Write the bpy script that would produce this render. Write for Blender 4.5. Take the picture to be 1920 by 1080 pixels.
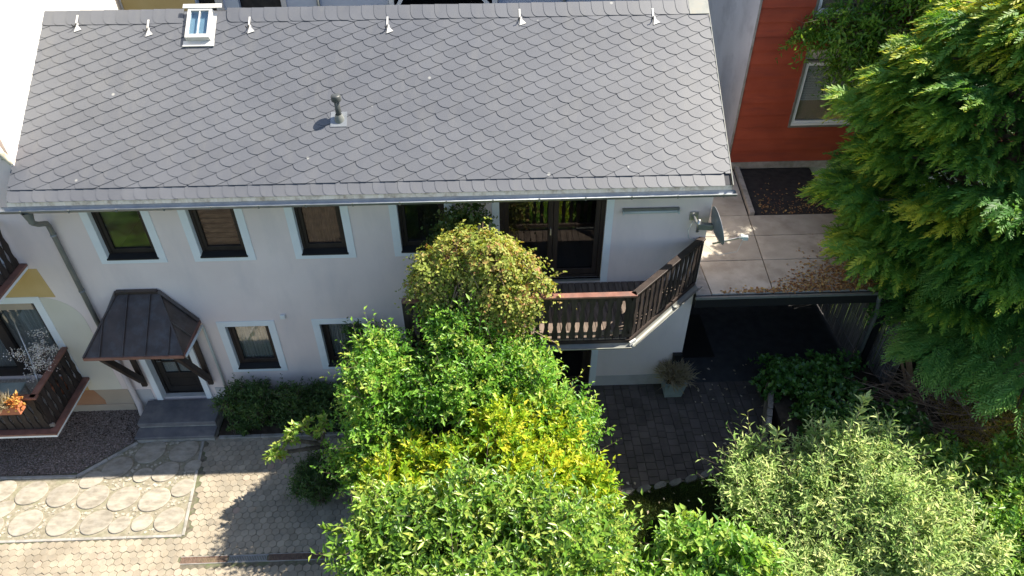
import bpy, math, random
import numpy as np
from mathutils import Matrix, Vector

scene = bpy.context.scene
col = scene.collection
for o in list(bpy.data.objects):
    bpy.data.objects.remove(o)

# ------------------------------------------------------------------ camera
CAM = np.array([0.0, -10.0, 10.823])
PITCH, ROLL, YAW = math.radians(39.2688), math.radians(0.4558), math.radians(1.7367)
fw = np.array([math.sin(YAW) * math.cos(PITCH), math.cos(YAW) * math.cos(PITCH), -math.sin(PITCH)])
rt = np.array([math.cos(YAW), -math.sin(YAW), 0.0])
dn = np.cross(fw, rt)
r2 = math.cos(ROLL) * rt + math.sin(ROLL) * dn
d2 = -math.sin(ROLL) * rt + math.cos(ROLL) * dn
cd = bpy.data.cameras.new('camera')
cam = bpy.data.objects.new('camera', cd)
col.objects.link(cam)
M = Matrix(((r2[0], -d2[0], -fw[0], CAM[0]), (r2[1], -d2[1], -fw[1], CAM[1]), (r2[2], -d2[2], -fw[2], CAM[2]), (0, 0, 0, 1)))
cam.matrix_world = M
cd.sensor_width = 36.0
cd.lens = 1330.0 / 1920.0 * 36.0
cd.clip_end = 500.0
scene.camera = cam

# ------------------------------------------------------------------ sky and sun
SUN = Vector((0.74, 0.20, 1.0)).normalized()
sun_el = math.asin(SUN.z)
sun_az = math.atan2(SUN.x, SUN.y)
w = bpy.data.worlds.new('World')
scene.world = w
w.use_nodes = True
nt = w.node_tree
bg = nt.nodes['Background']
sk = nt.nodes.new('ShaderNodeTexSky')
sk.sky_type = 'NISHITA'
sk.sun_disc = False
sk.sun_elevation = sun_el
sk.sun_rotation = sun_az
sk.air_density = 1.0
sk.dust_density = 1.0
nt.links.new(sk.outputs[0], bg.inputs[0])
bg.inputs[1].default_value = 0.095
sl = bpy.data.lights.new('sun', 'SUN')
sl.energy = 5.0
sl.angle = math.radians(0.53)
sl.color = (1.0, 0.92, 0.78)
so = bpy.data.objects.new('sun', sl)
col.objects.link(so)
so.rotation_euler = SUN.to_track_quat('Z', 'Y').to_euler()
so.location = (20, 10, 30)
vs = scene.view_settings
vs.view_transform = 'Standard'
vs.look = 'None'
vs.gamma = 1.0
vs.use_curve_mapping = False
vs.exposure = 1.25
scene.cycles.max_bounces = 8
scene.cycles.transparent_max_bounces = 16

# ------------------------------------------------------------------ materials
MATS = {}


def mat(name, c1, c2=None, scale=4.0, rough=0.7, bump=0.0, bscale=60.0, metal=0.0, spec=0.4, stretch=(1, 1, 1), detail=6.0, lo=0.35, hi=0.65, dirt=None, dscale=1.2, rand=0.0, dstretch=None, spots=None, spot_scale=2.0):
    m = bpy.data.materials.new(name)
    m.use_nodes = True
    n, l = m.node_tree.nodes, m.node_tree.links
    b = n['Principled BSDF']
    b.inputs['Roughness'].default_value = rough
    b.inputs['Metallic'].default_value = metal
    b.inputs['Specular IOR Level'].default_value = spec
    c2 = c2 or c1
    geo = n.new('ShaderNodeNewGeometry')
    mp = n.new('ShaderNodeMapping')
    mp.inputs['Scale'].default_value = stretch
    l.new(geo.outputs['Position'], mp.inputs[0])
    no = n.new('ShaderNodeTexNoise')
    no.inputs['Scale'].default_value = scale
    no.inputs['Detail'].default_value = detail
    l.new(mp.outputs[0], no.inputs['Vector'])
    rp = n.new('ShaderNodeValToRGB')
    rp.color_ramp.elements[0].position = lo
    rp.color_ramp.elements[1].position = hi
    rp.color_ramp.elements[0].color = (*c1, 1)
    rp.color_ramp.elements[1].color = (*c2, 1)
    l.new(no.outputs['Fac'], rp.inputs[0])
    out = rp.outputs[0]
    if dirt:
        dnz = n.new('ShaderNodeTexNoise')
        dnz.inputs['Scale'].default_value = dscale
        dnz.inputs['Detail'].default_value = 8
        dnz.inputs['Roughness'].default_value = 0.65
        if dstretch:
            dm = n.new('ShaderNodeMapping')
            dm.inputs['Scale'].default_value = dstretch
            l.new(geo.outputs['Position'], dm.inputs[0])
            l.new(dm.outputs[0], dnz.inputs['Vector'])
        else:
            l.new(geo.outputs['Position'], dnz.inputs['Vector'])
        r_ = n.new('ShaderNodeValToRGB')
        r_.color_ramp.elements[0].position = 0.48
        r_.color_ramp.elements[1].position = 0.72
        l.new(dnz.outputs['Fac'], r_.inputs[0])
        mx = n.new('ShaderNodeMix')
        mx.data_type = 'RGBA'
        l.new(r_.outputs[0], mx.inputs[0])
        l.new(out, mx.inputs[6])
        mx.inputs[7].default_value = (*dirt, 1)
        out = mx.outputs[2]
    if spots:
        vo = n.new('ShaderNodeTexVoronoi')
        vo.inputs['Scale'].default_value = spot_scale
        l.new(geo.outputs['Position'], vo.inputs['Vector'])
        lt_ = n.new('ShaderNodeValToRGB')
        lt_.color_ramp.elements[0].position = 0.045
        lt_.color_ramp.elements[0].color = (1, 1, 1, 1)
        lt_.color_ramp.elements[1].position = 0.07
        lt_.color_ramp.elements[1].color = (0, 0, 0, 1)
        l.new(vo.outputs['Distance'], lt_.inputs[0])
        wn_ = n.new('ShaderNodeMath')
        wn_.operation = 'GREATER_THAN'
        sp_ = n.new('ShaderNodeSeparateColor')
        l.new(vo.outputs['Color'], sp_.inputs[0])
        l.new(sp_.outputs[0], wn_.inputs[0])
        wn_.inputs[1].default_value = 0.6
        ml_ = n.new('ShaderNodeMath')
        ml_.operation = 'MULTIPLY'
        l.new(lt_.outputs[0], ml_.inputs[0])
        l.new(wn_.outputs[0], ml_.inputs[1])
        mx2 = n.new('ShaderNodeMix')
        mx2.data_type = 'RGBA'
        l.new(ml_.outputs[0], mx2.inputs[0])
        l.new(out, mx2.inputs[6])
        mx2.inputs[7].default_value = (*spots, 1)
        out = mx2.outputs[2]
    if rand > 0:
        oi = n.new('ShaderNodeObjectInfo')
        ad = n.new('ShaderNodeMath')
        ad.operation = 'ADD'
        l.new(oi.outputs['Random'], ad.inputs[0])
        l.new(geo.outputs['Random Per Island'], ad.inputs[1])
        fr = n.new('ShaderNodeMath')
        fr.operation = 'FRACT'
        l.new(ad.outputs[0], fr.inputs[0])
        mr = n.new('ShaderNodeMapRange')
        mr.inputs['To Min'].default_value = 1 - rand
        mr.inputs['To Max'].default_value = 1 + rand
        l.new(fr.outputs[0], mr.inputs[0])
        hs = n.new('ShaderNodeHueSaturation')
        l.new(mr.outputs[0], hs.inputs['Value'])
        l.new(out, hs.inputs['Color'])
        out = hs.outputs[0]
    l.new(out, b.inputs['Base Color'])
    if bump > 0:
        bn = n.new('ShaderNodeTexNoise')
        bn.inputs['Scale'].default_value = bscale
        bn.inputs['Detail'].default_value = 5
        l.new(mp.outputs[0], bn.inputs['Vector'])
        bp = n.new('ShaderNodeBump')
        bp.inputs['Strength'].default_value = bump
        bp.inputs['Distance'].default_value = 0.01
        l.new(bn.outputs['Fac'], bp.inputs['Height'])
        l.new(bp.outputs[0], b.inputs['Normal'])
    MATS[name] = m
    return m


def leafmat(name, cols, trans=0.35, rough=0.45, spec=0.4, tcol=None):
    m = bpy.data.materials.new(name)
    m.use_nodes = True
    n, l = m.node_tree.nodes, m.node_tree.links
    b = n['Principled BSDF']
    b.inputs['Roughness'].default_value = rough
    b.inputs['Specular IOR Level'].default_value = spec
    at = n.new('ShaderNodeAttribute')
    at.attribute_name = 'rnd'
    rp = n.new('ShaderNodeValToRGB')
    e = rp.color_ramp.elements
    while len(e) < len(cols):
        e.new(0.5)
    for i, c in enumerate(cols):
        e[i].position = i / (len(cols) - 1)
        e[i].color = (*c, 1)
    l.new(at.outputs['Fac'], rp.inputs[0])
    l.new(rp.outputs[0], b.inputs['Base Color'])
    tr = n.new('ShaderNodeBsdfTranslucent')
    hs = n.new('ShaderNodeMix')
    hs.data_type = 'RGBA'
    hs.blend_type = 'MULTIPLY'
    hs.inputs[0].default_value = 1.0
    l.new(rp.outputs[0], hs.inputs[6])
    hs.inputs[7].default_value = (*(tcol or (1.5, 1.35, 0.5)), 1)
    l.new(hs.outputs[2], tr.inputs[0])
    mx = n.new('ShaderNodeMixShader')
    mx.inputs[0].default_value = trans
    l.new(b.outputs[0], mx.inputs[1])
    l.new(tr.outputs[0], mx.inputs[2])
    l.new(mx.outputs[0], n['Material Output'].inputs[0])
    MATS[name] = m
    return m


def glassmat(name, tint=(0.75, 0.8, 0.8), refl=0.16):
    m = bpy.data.materials.new(name)
    m.use_nodes = True
    n, l = m.node_tree.nodes, m.node_tree.links
    n.remove(n['Principled BSDF'])
    tr = n.new('ShaderNodeBsdfTransparent')
    tr.inputs[0].default_value = (*tint, 1)
    gl = n.new('ShaderNodeBsdfGlossy')
    gl.inputs['Roughness'].default_value = 0.015
    lw = n.new('ShaderNodeLayerWeight')
    lw.inputs[0].default_value = 0.5
    pw = n.new('ShaderNodeMath')
    pw.operation = 'POWER'
    l.new(lw.outputs['Facing'], pw.inputs[0])
    pw.inputs[1].default_value = 4.0
    mr = n.new('ShaderNodeMath')
    mr.operation = 'MULTIPLY_ADD'
    l.new(pw.outputs[0], mr.inputs[0])
    mr.inputs[1].default_value = 0.7
    mr.inputs[2].default_value = refl
    mx = n.new('ShaderNodeMixShader')
    l.new(mr.outputs[0], mx.inputs[0])
    l.new(tr.outputs[0], mx.inputs[1])
    l.new(gl.outputs[0], mx.inputs[2])
    l.new(mx.outputs[0], n['Material Output'].inputs[0])
    MATS[name] = m
    return m


mat('slate', (0.092, 0.097, 0.112), (0.106, 0.111, 0.126), 1.3, 0.48, 0.06, 90, spec=0.5, rand=0.055, dirt=(0.115, 0.118, 0.127), dscale=2.2, dstretch=(2.2, 0.6, 0.6), spots=(0.27, 0.27, 0.26), spot_scale=2.2)
mat('roof_deck', (0.05, 0.05, 0.055), rough=0.8)
mat('plaster', (0.755, 0.65, 0.615), (0.81, 0.705, 0.67), 0.9, 0.92, 0.35, 160, spec=0.15, dirt=(0.70, 0.615, 0.595), dscale=1.2, dstretch=(1.6, 1, 0.5), spots=(0.45, 0.42, 0.4), spot_scale=1.1)
mat('plinth', (0.45, 0.44, 0.44), (0.52, 0.5, 0.49), 2, 0.9, 0.3, 90, spec=0.2, dirt=(0.36, 0.34, 0.32), dscale=3)
mat('white_trim', (0.72, 0.76, 0.78), (0.78, 0.81, 0.82), 3, 0.7, 0.05, 90, spec=0.3)
mat('inside', (0.35, 0.32, 0.3), rough=0.9)
mat('brown_wood', (0.022, 0.015, 0.013), (0.04, 0.027, 0.022), 6, 0.55, 0.15, 60, spec=0.4, stretch=(1, 1, 0.15))
mat('dark_wood', (0.022, 0.016, 0.014), (0.05, 0.037, 0.032), 9, 0.7, 0.3, 70, spec=0.3, stretch=(2, 2, 0.3), rand=0.25)
mat('deck_wood', (0.10, 0.075, 0.062), (0.18, 0.14, 0.115), 7, 0.75, 0.3, 70, spec=0.3, stretch=(4, 0.4, 1), rand=0.2)
mat('red_rail', (0.17, 0.075, 0.055), (0.25, 0.12, 0.09), 6, 0.6, 0.15, 60, dirt=(0.14, 0.09, 0.075), dscale=4)
mat('weathered', (0.22, 0.19, 0.16), (0.36, 0.32, 0.28), 9, 0.8, 0.3, 80, spec=0.2, stretch=(3, 3, 0.4), rand=0.2)
mat('zinc', (0.25, 0.27, 0.29), (0.33, 0.35, 0.37), 6, 0.5, 0.05, 50, metal=0.7, dirt=(0.3, 0.32, 0.33), dscale=5)
mat('zinc_dull', (0.16, 0.17, 0.16), (0.22, 0.225, 0.21), 5, 0.5, 0.05, 50, metal=0.2, dirt=(0.2, 0.19, 0.16), dscale=5)
mat('zinc_white', (0.5, 0.5, 0.49), (0.6, 0.59, 0.57), 5, 0.5, 0.03, 50, metal=0.1, dirt=(0.6, 0.56, 0.5), dscale=6)
mat('fascia', (0.62, 0.55, 0.42), (0.72, 0.66, 0.55), 5, 0.8, 0.1, 60, dirt=(0.30, 0.24, 0.17), dscale=7, stretch=(5, 1, 0.5))
mat('canopy_metal', (0.055, 0.042, 0.037), (0.08, 0.06, 0.052), 4, 0.38, 0.05, 40, metal=0.15, spec=0.5, dirt=(0.09, 0.085, 0.085), dscale=5)
mat('door_wood', (0.012, 0.010, 0.010), (0.022, 0.018, 0.016), 6, 0.5, 0.1, 60, stretch=(1, 1, 0.2))
mat('step_stone', (0.105, 0.105, 0.115), (0.15, 0.148, 0.155), 5, 0.75, 0.25, 80, dirt=(0.2, 0.19, 0.185), dscale=3)
mat('kerb', (0.27, 0.255, 0.235), (0.37, 0.35, 0.32), 6, 0.85, 0.4, 60, dirt=(0.17, 0.165, 0.13), dscale=4)
mat('hex', (0.26, 0.222, 0.168), (0.36, 0.31, 0.24), 2.5, 0.9, 0.5, 70, spec=0.2, rand=0.13, dirt=(0.25, 0.225, 0.18), dscale=4)
mat('hex_red', (0.34, 0.26, 0.205), (0.42, 0.32, 0.255), 3, 0.9, 0.5, 70, spec=0.2, rand=0.12)
mat('joint', (0.09, 0.08, 0.058), (0.165, 0.145, 0.11), 14, 0.95, 0.5, 60, dirt=(0.10, 0.13, 0.05), dscale=5)
mat('mortar', (0.19, 0.17, 0.12), (0.29, 0.26, 0.20), 18, 0.95, 0.6, 50, dirt=(0.2, 0.2, 0.12), dscale=4)
mat('disc', (0.23, 0.205, 0.165), (0.37, 0.335, 0.275), 5.5, 0.85, 0.35, 60, spec=0.2, stretch=(1.0, 2.2, 1), rand=0.1, dirt=(0.33, 0.305, 0.265), dscale=7)
mat('rubble', (0.26, 0.235, 0.185), (0.42, 0.385, 0.315), 14, 0.9, 0.3, 60, rand=0.2)
mat('pebble', (0.12, 0.09, 0.075), (0.30, 0.245, 0.215), 30, 0.85, 0.1, 60, rand=0.35, spec=0.3)
mat('soil', (0.045, 0.035, 0.026), (0.085, 0.066, 0.048), 6, 0.95, 0.6, 40, spec=0.1)
mat('earth', (0.015, 0.03, 0.008), (0.065, 0.115, 0.02), 1.5, 0.95, 0.8, 20, spec=0.05, dirt=(0.035, 0.026, 0.016), dscale=0.7)
mat('block', (0.068, 0.057, 0.053), (0.105, 0.088, 0.081), 3, 0.85, 0.35, 70, spec=0.3, rand=0.16, dirt=(0.12, 0.10, 0.09), dscale=1.3)
mat('asphalt', (0.04, 0.04, 0.043), (0.06, 0.06, 0.062), 5, 0.9, 0.4, 80, spec=0.3)
mat('edge_stone', (0.12, 0.115, 0.10), (0.2, 0.19, 0.17), 8, 0.9, 0.4, 60, rand=0.15)
mat('concrete', (0.36, 0.33, 0.28), (0.47, 0.435, 0.375), 2.4, 0.9, 0.4, 70, spec=0.15, dirt=(0.28, 0.25, 0.205), dscale=1.9, rand=0.09)
mat('bitumen', (0.022, 0.021, 0.022), (0.04, 0.037, 0.036), 7, 0.85, 0.5, 90, spec=0.3)
mat('black', (0.012, 0.012, 0.013), rough=0.6)
mat('red_clad', (0.29, 0.057, 0.029), (0.35, 0.072, 0.037), 2.2, 0.62, 0.08, 40, spec=0.3, dirt=(0.22, 0.05, 0.034), dscale=1.6, dstretch=(0.5, 1, 3), rand=0.06)
mat('grey_plaster', (0.52, 0.50, 0.49), (0.62, 0.6, 0.59), 1.3, 0.9, 0.2, 80, spec=0.2, stretch=(1, 1, 0.35), dirt=(0.43, 0.41, 0.4), dscale=1.5)
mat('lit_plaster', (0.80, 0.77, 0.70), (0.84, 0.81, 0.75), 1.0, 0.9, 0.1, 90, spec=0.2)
mat('cream', (0.62, 0.585, 0.49), (0.68, 0.645, 0.55), 1.2, 0.9, 0.1, 100, spec=0.2)
mat('ochre', (0.55, 0.38, 0.16), (0.60, 0.43, 0.2), 2, 0.9, 0.1, 90, spec=0.2)
mat('pink_plaster', (0.58, 0.50, 0.47), (0.63, 0.55, 0.515), 1.3, 0.9, 0.1, 90, spec=0.2)
mat('terracotta', (0.40, 0.2, 0.11), (0.46, 0.245, 0.14), 2, 0.9, 0.1, 90, spec=0.2)
mat('beige', (0.42, 0.34, 0.26), (0.48, 0.39, 0.3), 2, 0.9, 0.1, 90, spec=0.2)
mat('white_paint', (0.78, 0.78, 0.76), rough=0.6)
mat('plastic_white', (0.7, 0.72, 0.72), rough=0.45)
mat('lamp_grey', (0.5, 0.54, 0.53), rough=0.4)
mat('dish_grey', (0.17, 0.185, 0.21), (0.22, 0.235, 0.26), 4, 0.45, spec=0.5)
mat('vent_grey', (0.05, 0.055, 0.055), (0.08, 0.085, 0.085), 8, 0.45, spec=0.5)
mat('steel', (0.5, 0.5, 0.5), rough=0.35, metal=0.8)
mat('planter', (0.25, 0.31, 0.31), (0.33, 0.39, 0.385), 6, 0.75, 0.2, 60)
mat('curtain', (0.30, 0.30, 0.285), (0.42, 0.42, 0.40), 5, 0.95, stretch=(8, 1, 0.3))
mat('curtain_red', (0.06, 0.038, 0.03), (0.13, 0.075, 0.05), 5, 0.95)
mat('bark', (0.085, 0.065, 0.05), (0.17, 0.135, 0.105), 14, 0.9, 0.7, 40, stretch=(1, 1, 0.3))
mat('cut_wood', (0.55, 0.47, 0.36), (0.68, 0.6, 0.5), 10, 0.8)
mat('twig', (0.17, 0.11, 0.08), (0.29, 0.205, 0.155), 12, 0.9)
mat('reed', (0.16, 0.135, 0.12), (0.27, 0.235, 0.205), 12, 0.9, 0.3, 60, stretch=(4, 4, 0.3), rand=0.25)
mat('timber', (0.28, 0.16, 0.085), (0.40, 0.25, 0.15), 8, 0.8, 0.3, 60, stretch=(3, 3, 0.4))
mat('reflection_brown', (0.08, 0.04, 0.024), (0.13, 0.07, 0.042), 8, 0.7, 0.2, 60, stretch=(0.4, 3, 3), rand=0.2)  # brown of the slats that imitate a window reflection
mat('rust', (0.13, 0.08, 0.06), (0.22, 0.14, 0.105), 20, 0.8, 0.2, 80, metal=0.2)
mat('blind', (0.7, 0.71, 0.7), rough=0.6)
mat('blue_render', (0.45, 0.5, 0.6), (0.5, 0.55, 0.64), 2, 0.8)
mat('orange_pot', (0.45, 0.16, 0.08), rough=0.8)
glassmat('glass', (0.9, 0.92, 0.92), refl=0.13)
glassmat('glass_dark', (0.6, 0.63, 0.64), 0.07)
glassmat('skyglass', (0.75, 0.85, 0.92), 0.15)

leafmat('leaf_green', [(0.045, 0.135, 0.014), (0.12, 0.3, 0.025), (0.23, 0.43, 0.05), (0.43, 0.5, 0.1)], 0.38, 0.4, 0.45)
leafmat('leaf_gold', [(0.11, 0.27, 0.018), (0.26, 0.43, 0.025), (0.46, 0.54, 0.035), (0.62, 0.58, 0.06)], 0.36, 0.42, 0.4)
leafmat('leaf_laurel', [(0.04, 0.11, 0.014), (0.12, 0.255, 0.026), (0.23, 0.38, 0.05), (0.42, 0.48, 0.1)], 0.32, 0.33, 0.5)
leafmat('leaf_creeper', [(0.09, 0.14, 0.018), (0.21, 0.27, 0.038), (0.4, 0.42, 0.1), (0.33, 0.16, 0.07)], 0.32, 0.5, 0.3)
leafmat('leaf_vine_dark', [(0.042, 0.090, 0.017), (0.084, 0.144, 0.030), (0.144, 0.156, 0.036)], 0.3)
leafmat('leaf_silver', [(0.1, 0.2, 0.035), (0.26, 0.4, 0.1), (0.43, 0.54, 0.19), (0.57, 0.61, 0.24)], 0.25, 0.6, 0.3, (1.2, 1.2, 0.7))
leafmat('leaf_fresh', [(0.05, 0.15, 0.015), (0.14, 0.32, 0.03), (0.27, 0.44, 0.07), (0.42, 0.5, 0.12)], 0.35, 0.38, 0.5)
leafmat('leaf_ivy', [(0.03, 0.095, 0.018), (0.075, 0.19, 0.032), (0.14, 0.27, 0.05)], 0.22, 0.35, 0.5)
leafmat('leaf_hedge', [(0.03, 0.075, 0.018), (0.065, 0.13, 0.03), (0.11, 0.18, 0.045)], 0.25, 0.5, 0.35)
leafmat('leaf_thuja', [(0.025, 0.085, 0.02), (0.065, 0.19, 0.034), (0.17, 0.31, 0.04), (0.54, 0.54, 0.06)], 0.36, 0.5, 0.35)
#[(0.033, 0.090, 0.018), (0.075, 0.173, 0.024), (0.225, 0.300, 0.030), (0.540, 0.525, 0.053)], 0.3, 0.5, 0.35)
leafmat('leaf_spruce', [(0.035, 0.105, 0.03), (0.1, 0.25, 0.05), (0.28, 0.45, 0.1)], 0.32, 0.45, 0.4)
leafmat('leaf_wisteria', [(0.06, 0.16, 0.02), (0.12, 0.28, 0.03), (0.22, 0.36, 0.04)], 0.4)
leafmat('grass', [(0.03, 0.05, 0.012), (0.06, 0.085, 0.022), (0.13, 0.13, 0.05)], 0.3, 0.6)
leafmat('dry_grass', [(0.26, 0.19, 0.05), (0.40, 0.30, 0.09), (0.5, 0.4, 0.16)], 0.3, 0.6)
leafmat('straw', [(0.30, 0.24, 0.16), (0.42, 0.35, 0.24), (0.52, 0.46, 0.34)], 0.25, 0.7)
leafmat('petal', [(0.62, 0.56, 0.58), (0.75, 0.7, 0.72), (0.8, 0.78, 0.78)], 0.25, 0.6)
leafmat('autumn', [(0.4, 0.1, 0.03), (0.5, 0.22, 0.05), (0.55, 0.4, 0.12)], 0.3, 0.5)
leafmat('litter', [(0.16, 0.075, 0.035), (0.30, 0.15, 0.06), (0.5, 0.38, 0.15)], 0.15, 0.7)
leafmat('pale_litter', [(0.32, 0.25, 0.17), (0.5, 0.42, 0.3), (0.6, 0.52, 0.42)], 0.15, 0.7)


# ------------------------------------------------------------------ builders
class MB:
    def __init__(s):
        s.v, s.f = [], []

    def add(s, vs, fs):
        k = len(s.v)
        s.v += [tuple(float(c) for c in p) for p in vs]
        s.f += [tuple(i + k for i in f) for f in fs]
        return s

    def box(s, x0, x1, y0, y1, z0, z1):
        v = [(x0, y0, z0), (x1, y0, z0), (x1, y1, z0), (x0, y1, z0), (x0, y0, z1), (x1, y0, z1), (x1, y1, z1), (x0, y1, z1)]
        return s.add(v, [(0, 3, 2, 1), (4, 5, 6, 7), (0, 1, 5, 4), (1, 2, 6, 5), (2, 3, 7, 6), (3, 0, 4, 7)])

    def prism(s, poly, fn0, fn1):
        # poly: list of 2d points; fn0/fn1 map a 2d point to 3d for bottom and top
        n = len(poly)
        v = [fn0(*p) for p in poly] + [fn1(*p) for p in poly]
        f = [tuple(range(n - 1, -1, -1)), tuple(range(n, 2 * n))] + [(i, (i + 1) % n, n + (i + 1) % n, n + i) for i in range(n)]
        return s.add(v, f)

    def bar(s, a, b, wd, hd, up=(0, 0, 1)):
        a, b = Vector(a), Vector(b)
        d = (b - a).normalized()
        u = Vector(up)
        sx = d.cross(u)
        if sx.length < 1e-4:
            sx = d.cross(Vector((1, 0, 0)))
        sx.normalize()
        u = sx.cross(d)
        v = []
        for p in (a, b):
            for (i, j) in ((-1, -1), (1, -1), (1, 1), (-1, 1)):
                v.append(p + sx * (i * wd / 2) + u * (j * hd / 2))
        return s.add(v, [(3, 2, 1, 0), (4, 5, 6, 7), (0, 1, 5, 4), (1, 2, 6, 5), (2, 3, 7, 6), (3, 0, 4, 7)])

    def tube(s, pts, rad, n=10, cap=True):
        pts = [Vector(p) for p in pts]
        if not hasattr(rad, '__len__'):
            rad = [rad] * len(pts)
        ref = Vector((0.13, 0.97, 0.21))
        vs, fs = [], []
        for i, p in enumerate(pts):
            d = (pts[min(i + 1, len(pts) - 1)] - pts[max(i - 1, 0)]).normalized()
            if abs(d.dot(ref)) > 0.95:
                ref = Vector((1, 0, 0))
            a = d.cross(ref).normalized()
            b = d.cross(a)
            for k in range(n):
                t = 2 * math.pi * k / n
                vs.append(p + (a * math.cos(t) + b * math.sin(t)) * rad[i])
        for i in range(len(pts) - 1):
            for k in range(n):
                fs.append((i * n + k, i * n + (k + 1) % n, (i + 1) * n + (k + 1) % n, (i + 1) * n + k))
        if cap:
            fs.append(tuple(range(n - 1, -1, -1)))
            fs.append(tuple(range((len(pts) - 1) * n, len(pts) * n)))
        return s.add(vs, fs)

    def lathe(s, prof, origin, axis=(0, 0, 1), n=20):
        ax = Vector(axis).normalized()
        a = ax.orthogonal().normalized()
        b = ax.cross(a)
        o = Vector(origin)
        vs, fs = [], []
        for (r, h) in prof:
            for k in range(n):
                t = 2 * math.pi * k / n
                vs.append(o + ax * h + (a * math.cos(t) + b * math.sin(t)) * r)
        for i in range(len(prof) - 1):
            for k in range(n):
                fs.append((i * n + k, i * n + (k + 1) % n, (i + 1) * n + (k + 1) % n, (i + 1) * n + k))
        return s.add(vs, fs)

    def mesh(s, name, m, smooth=False):
        me = bpy.data.meshes.new(name)
        me.from_pydata(s.v, [], s.f)
        if m:
            me.materials.append(MATS[m])
        if smooth:
            me.polygons.foreach_set('use_smooth', [True] * len(me.polygons))
        me.update()
        return me

    def build(s, name, m, parent=None, smooth=False, bevel=0.0, **kw):
        return link(name, s.mesh(name, m, smooth), parent, bevel=bevel, **kw)


def link(name, me, parent=None, loc=None, rot=None, bevel=0.0, **kw):
    o = bpy.data.objects.new(name, me)
    col.objects.link(o)
    if parent:
        o.parent = parent
        if loc is not None:
            o.location = Vector(loc) - WORLD.get(parent.name, Vector((0, 0, 0)))
        else:
            o.location = -WORLD.get(parent.name, Vector((0, 0, 0)))
        WORLD[o.name] = Vector(loc) if loc is not None else Vector((0, 0, 0))
    else:
        if loc is not None:
            o.location = loc
        WORLD[o.name] = Vector(o.location)
    if rot is not None:
        o.rotation_euler = rot
    if bevel > 0:
        b = o.modifiers.new('bevel', 'BEVEL')
        b.width = bevel
        b.segments = 2
        b.limit_method = 'ANGLE'
    for k, v in kw.items():
        o[k] = v
    return o


WORLD = {}


def thing(name, label, category, loc, group=None):
    o = bpy.data.objects.new(name, None)
    col.objects.link(o)
    o.location = loc
    o.empty_display_size = 0.1
    WORLD[o.name] = Vector(loc)
    o['label'] = label
    o['category'] = category
    if group:
        o['group'] = group
    return o


def tag(o, label, category, group=None):
    o['label'] = label
    o['category'] = category
    if group:
        o['group'] = group
    return o


def bigmesh(name, V, F, m, parent=None, rnd=None, **kw):
    V = np.asarray(V, dtype=np.float32).reshape(-1, 3)
    F = np.asarray(F, dtype=np.int32)
    k = F.shape[1]
    me = bpy.data.meshes.new(name)
    me.vertices.add(len(V))
    me.vertices.foreach_set('co', V.ravel())
    me.loops.add(F.size)
    me.loops.foreach_set('vertex_index', F.ravel())
    me.polygons.add(len(F))
    me.polygons.foreach_set('loop_start', np.arange(0, F.size, k, dtype=np.int32))
    me.polygons.foreach_set('loop_total', np.full(len(F), k, dtype=np.int32))
    if rnd is not None:
        a = me.attributes.new('rnd', 'FLOAT', 'FACE')
        a.data.foreach_set('value', np.asarray(rnd, dtype=np.float32))
    me.materials.append(MATS[m])
    me.update(calc_edges=True)
    return link(name, me, parent, **kw)


def clip_poly(poly, axis, lim, keep_less):
    out = []
    n = len(poly)
    for i in range(n):
        p, q = poly[i], poly[(i + 1) % n]
        ip = (p[axis] <= lim) if keep_less else (p[axis] >= lim)
        iq = (q[axis] <= lim) if keep_less else (q[axis] >= lim)
        if ip:
            out.append(p)
        if ip != iq:
            t = (lim - p[axis]) / (q[axis] - p[axis])
            out.append(tuple(p[k] + t * (q[k] - p[k]) for k in range(2)))
    return out


def wall_y(x0, x1, z0, z1, yf, yb, openings):
    """a wall facing -y (front yf, back yb) with rectangular openings, no doubled faces"""
    m = MB()
    xs = sorted({x0, x1, *[v for o in openings for v in o[:2]]})
    zs = sorted({z0, z1, *[v for o in openings for v in o[2:]]})
    for i in range(len(xs) - 1):
        for j in range(len(zs) - 1):
            cx, cz = (xs[i] + xs[i + 1]) / 2, (zs[j] + zs[j + 1]) / 2
            if any(o[0] < cx < o[1] and o[2] < cz < o[3] for o in openings):
                continue
            a, b, c, d = xs[i], xs[i + 1], zs[j], zs[j + 1]
            m.add([(a, yf, c), (b, yf, c), (b, yf, d), (a, yf, d)], [(0, 1, 2, 3)])
            m.add([(a, yb, c), (b, yb, c), (b, yb, d), (a, yb, d)], [(3, 2, 1, 0)])
    for (a, b, c, d) in openings:
        m.add([(a, yf, c), (a, yf, d), (a, yb, d), (a, yb, c)], [(0, 1, 2, 3)])
        m.add([(b, yf, c), (b, yf, d), (b, yb, d), (b, yb, c)], [(3, 2, 1, 0)])
        m.add([(a, yf, d), (b, yf, d), (b, yb, d), (a, yb, d)], [(0, 1, 2, 3)])
        m.add([(a, yf, c), (b, yf, c), (b, yb, c), (a, yb, c)], [(3, 2, 1, 0)])
    m.add([(x0, yf, z0), (x0, yf, z1), (x0, yb, z1), (x0, yb, z0)], [(3, 2, 1, 0)])
    m.add([(x1, yf, z0), (x1, yf, z1), (x1, yb, z1), (x1, yb, z0)], [(0, 1, 2, 3)])
    m.add([(x0, yf, z1), (x1, yf, z1), (x1, yb, z1), (x0, yb, z1)], [(0, 1, 2, 3)])
    return m


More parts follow.
